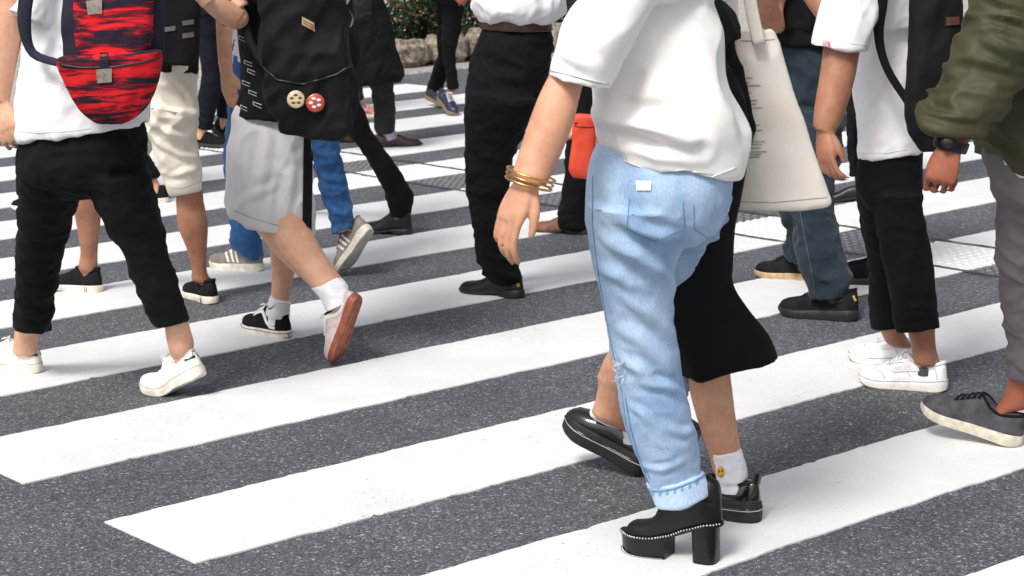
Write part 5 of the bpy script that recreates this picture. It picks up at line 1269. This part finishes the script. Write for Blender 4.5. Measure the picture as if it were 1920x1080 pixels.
for s in (s1, s2): put_shoe(O, s, "sneaker", cloth("grey_mesh_shoe", (84, 82, 88), (58, 57, 62), scale=(24, 24, 24), weave=380, bump=.4), solid("cream_midsole", (206, 200, 184), .6, c2=(178, 170, 150)), LACEB, BLK2, bow=False)
sb = bmesh.new(); tube(sb, pxsecs([(1846, 240, 2060, 240), (1852, 300, 2064, 305), (1866, 330, 2056, 337), (1872, 336, 2050, 342)], dO, dO, .95), 4, 32); garment(O, "shirt", sb, WHITE, .008, FOLD_S(.4))
jb = bmesh.new()
tube(jb, pxsecs([(1860, -110, 2050, -110), (1840, -40, 2074, -40), (1836, 60, 2084, 60), (1832, 160, 2086, 160), (1828, 240, 2082, 245), (1836, 286, 2076, 300), (1856, 312, 2064, 322)], dO, dO, .98), 5, 36); O.torso(jb, .72, .84, .05)
tube(jb, pxsecs([(1846, -130, 2000, -120), (1828, -40, 1985, -30), (1806, 50, 1965, 60), (1766, 130, 1930, 150), (1726, 190, 1890, 214), (1713, 222, 1858, 244), (1724, 242, 1836, 256), (1750, 250, 1820, 259)], dO - .18, dO - .3, .85), 5, 34)
e, w = O.default_arm(-1, -10, 20); a = O.shoulder(-1); rtube(jb, [a, a.lerp(e, .5), e, e.lerp(w, .95)], [.085, .08, .075, .05], 18, 3)
garment(O, "jacket", jb, cloth("olive_nylon", (64, 62, 36), (48, 47, 27), rough=.62, scale=(7, 7, 7), bump=.08, spec=.35, sheen=.05), .0075, [(.015, (6, 6, 14), (.3, .5, .1), "ridge", 121), (.008, (12, 12, 26), (-.3, .4, .2), "ridge", 123), (.008, (4, 4, 4), (0, 0, 0), "n", 125), (.007, (9, 9, 30), (.1, .25, .1), "ridge", 127)], 2)
a0 = O.shoulder(1)
tube(O.bm, [(a0, Vector((.035, 0, 0)), Vector((0, .035, 0)))] + pxsecs([(1840, 60, 1910, 70), (1786, 170, 1856, 195), (1768, 225, 1832, 246), (1762, 248, 1818, 262), (1756, 266, 1810, 284)], dO - .18, dO - .32, .8), 4, 20)
wo = P(1782, 272, dO - .32); hand(O.bm, wo, P(1752, 372, dO - .35) - wo, Vector((-.35, -.9, .1)), .18, (55, 70, 50), -1, thumb=20)
O.finish()
b = bmesh.new(); tube(b, pxsecs([(1757, 256, 1818, 270), (1753, 259, 1817, 273), (1750, 272, 1812, 287), (1753, 275, 1809, 289)], dO - .316, dO - .316, .84), 2, 30); wt = mk("watch", b, LEATH, O.root, angle=40)
c = P(1770, 268, dO - .238 - .055); b = bmesh.new(); n = (CAM - c).normalized(); mt = n.to_track_quat("Z", "Y").to_matrix().to_4x4(); ball(b, P(1776, 267, dO - .362), .016, (1, 1, .35), 20, mt); mk("dial", b, solid("watch_dial", (30, 30, 34), .25, c2=(20, 20, 22)), wt)
# ------------------------------------------------------------------ light
W = bpy.data.worlds.new("World"); SC.world = W; W.use_nodes = True
nt = W.node_tree; bg = nt.nodes["Background"]
sky = nt.nodes.new("ShaderNodeTexSky"); sky.sky_type = "NISHITA"; sky.sun_disc = False
SUN_EL, SUN_AZ = 50, 208          # azimuth clockwise from +Y: behind the camera, to the left
sky.sun_elevation = R(SUN_EL); sky.sun_rotation = R(SUN_AZ); sky.air_density = 1.0; sky.dust_density = 4.0; sky.ozone_density = 1.0
hs = nt.nodes.new("ShaderNodeHueSaturation"); hs.inputs["Saturation"].default_value = .35
nt.links.new(sky.outputs[0], hs.inputs["Color"]); nt.links.new(hs.outputs[0], bg.inputs[0]); bg.inputs[1].default_value = .095
sl = bpy.data.lights.new("sun", "SUN"); sl.energy = 1.5; sl.angle = R(15); sl.color = (1, .965, .92)
so = bpy.data.objects.new("sun", sl); COL.objects.link(so)
az = R(SUN_AZ); el = R(SUN_EL); sd = Vector((math.sin(az) * math.cos(el), math.cos(az) * math.cos(el), math.sin(el)))
so.rotation_euler = sd.to_track_quat("Z", "Y").to_euler(); so.location = (0, -5, 12)
vs = SC.view_settings; vs.view_transform = "Standard"; vs.look = "None"; vs.gamma = 1; vs.exposure = .84
SC.cycles.use_denoising = True; SC.cycles.max_bounces = 6
for o in bpy.data.objects:
    if "_b" in o: del o["_b"]
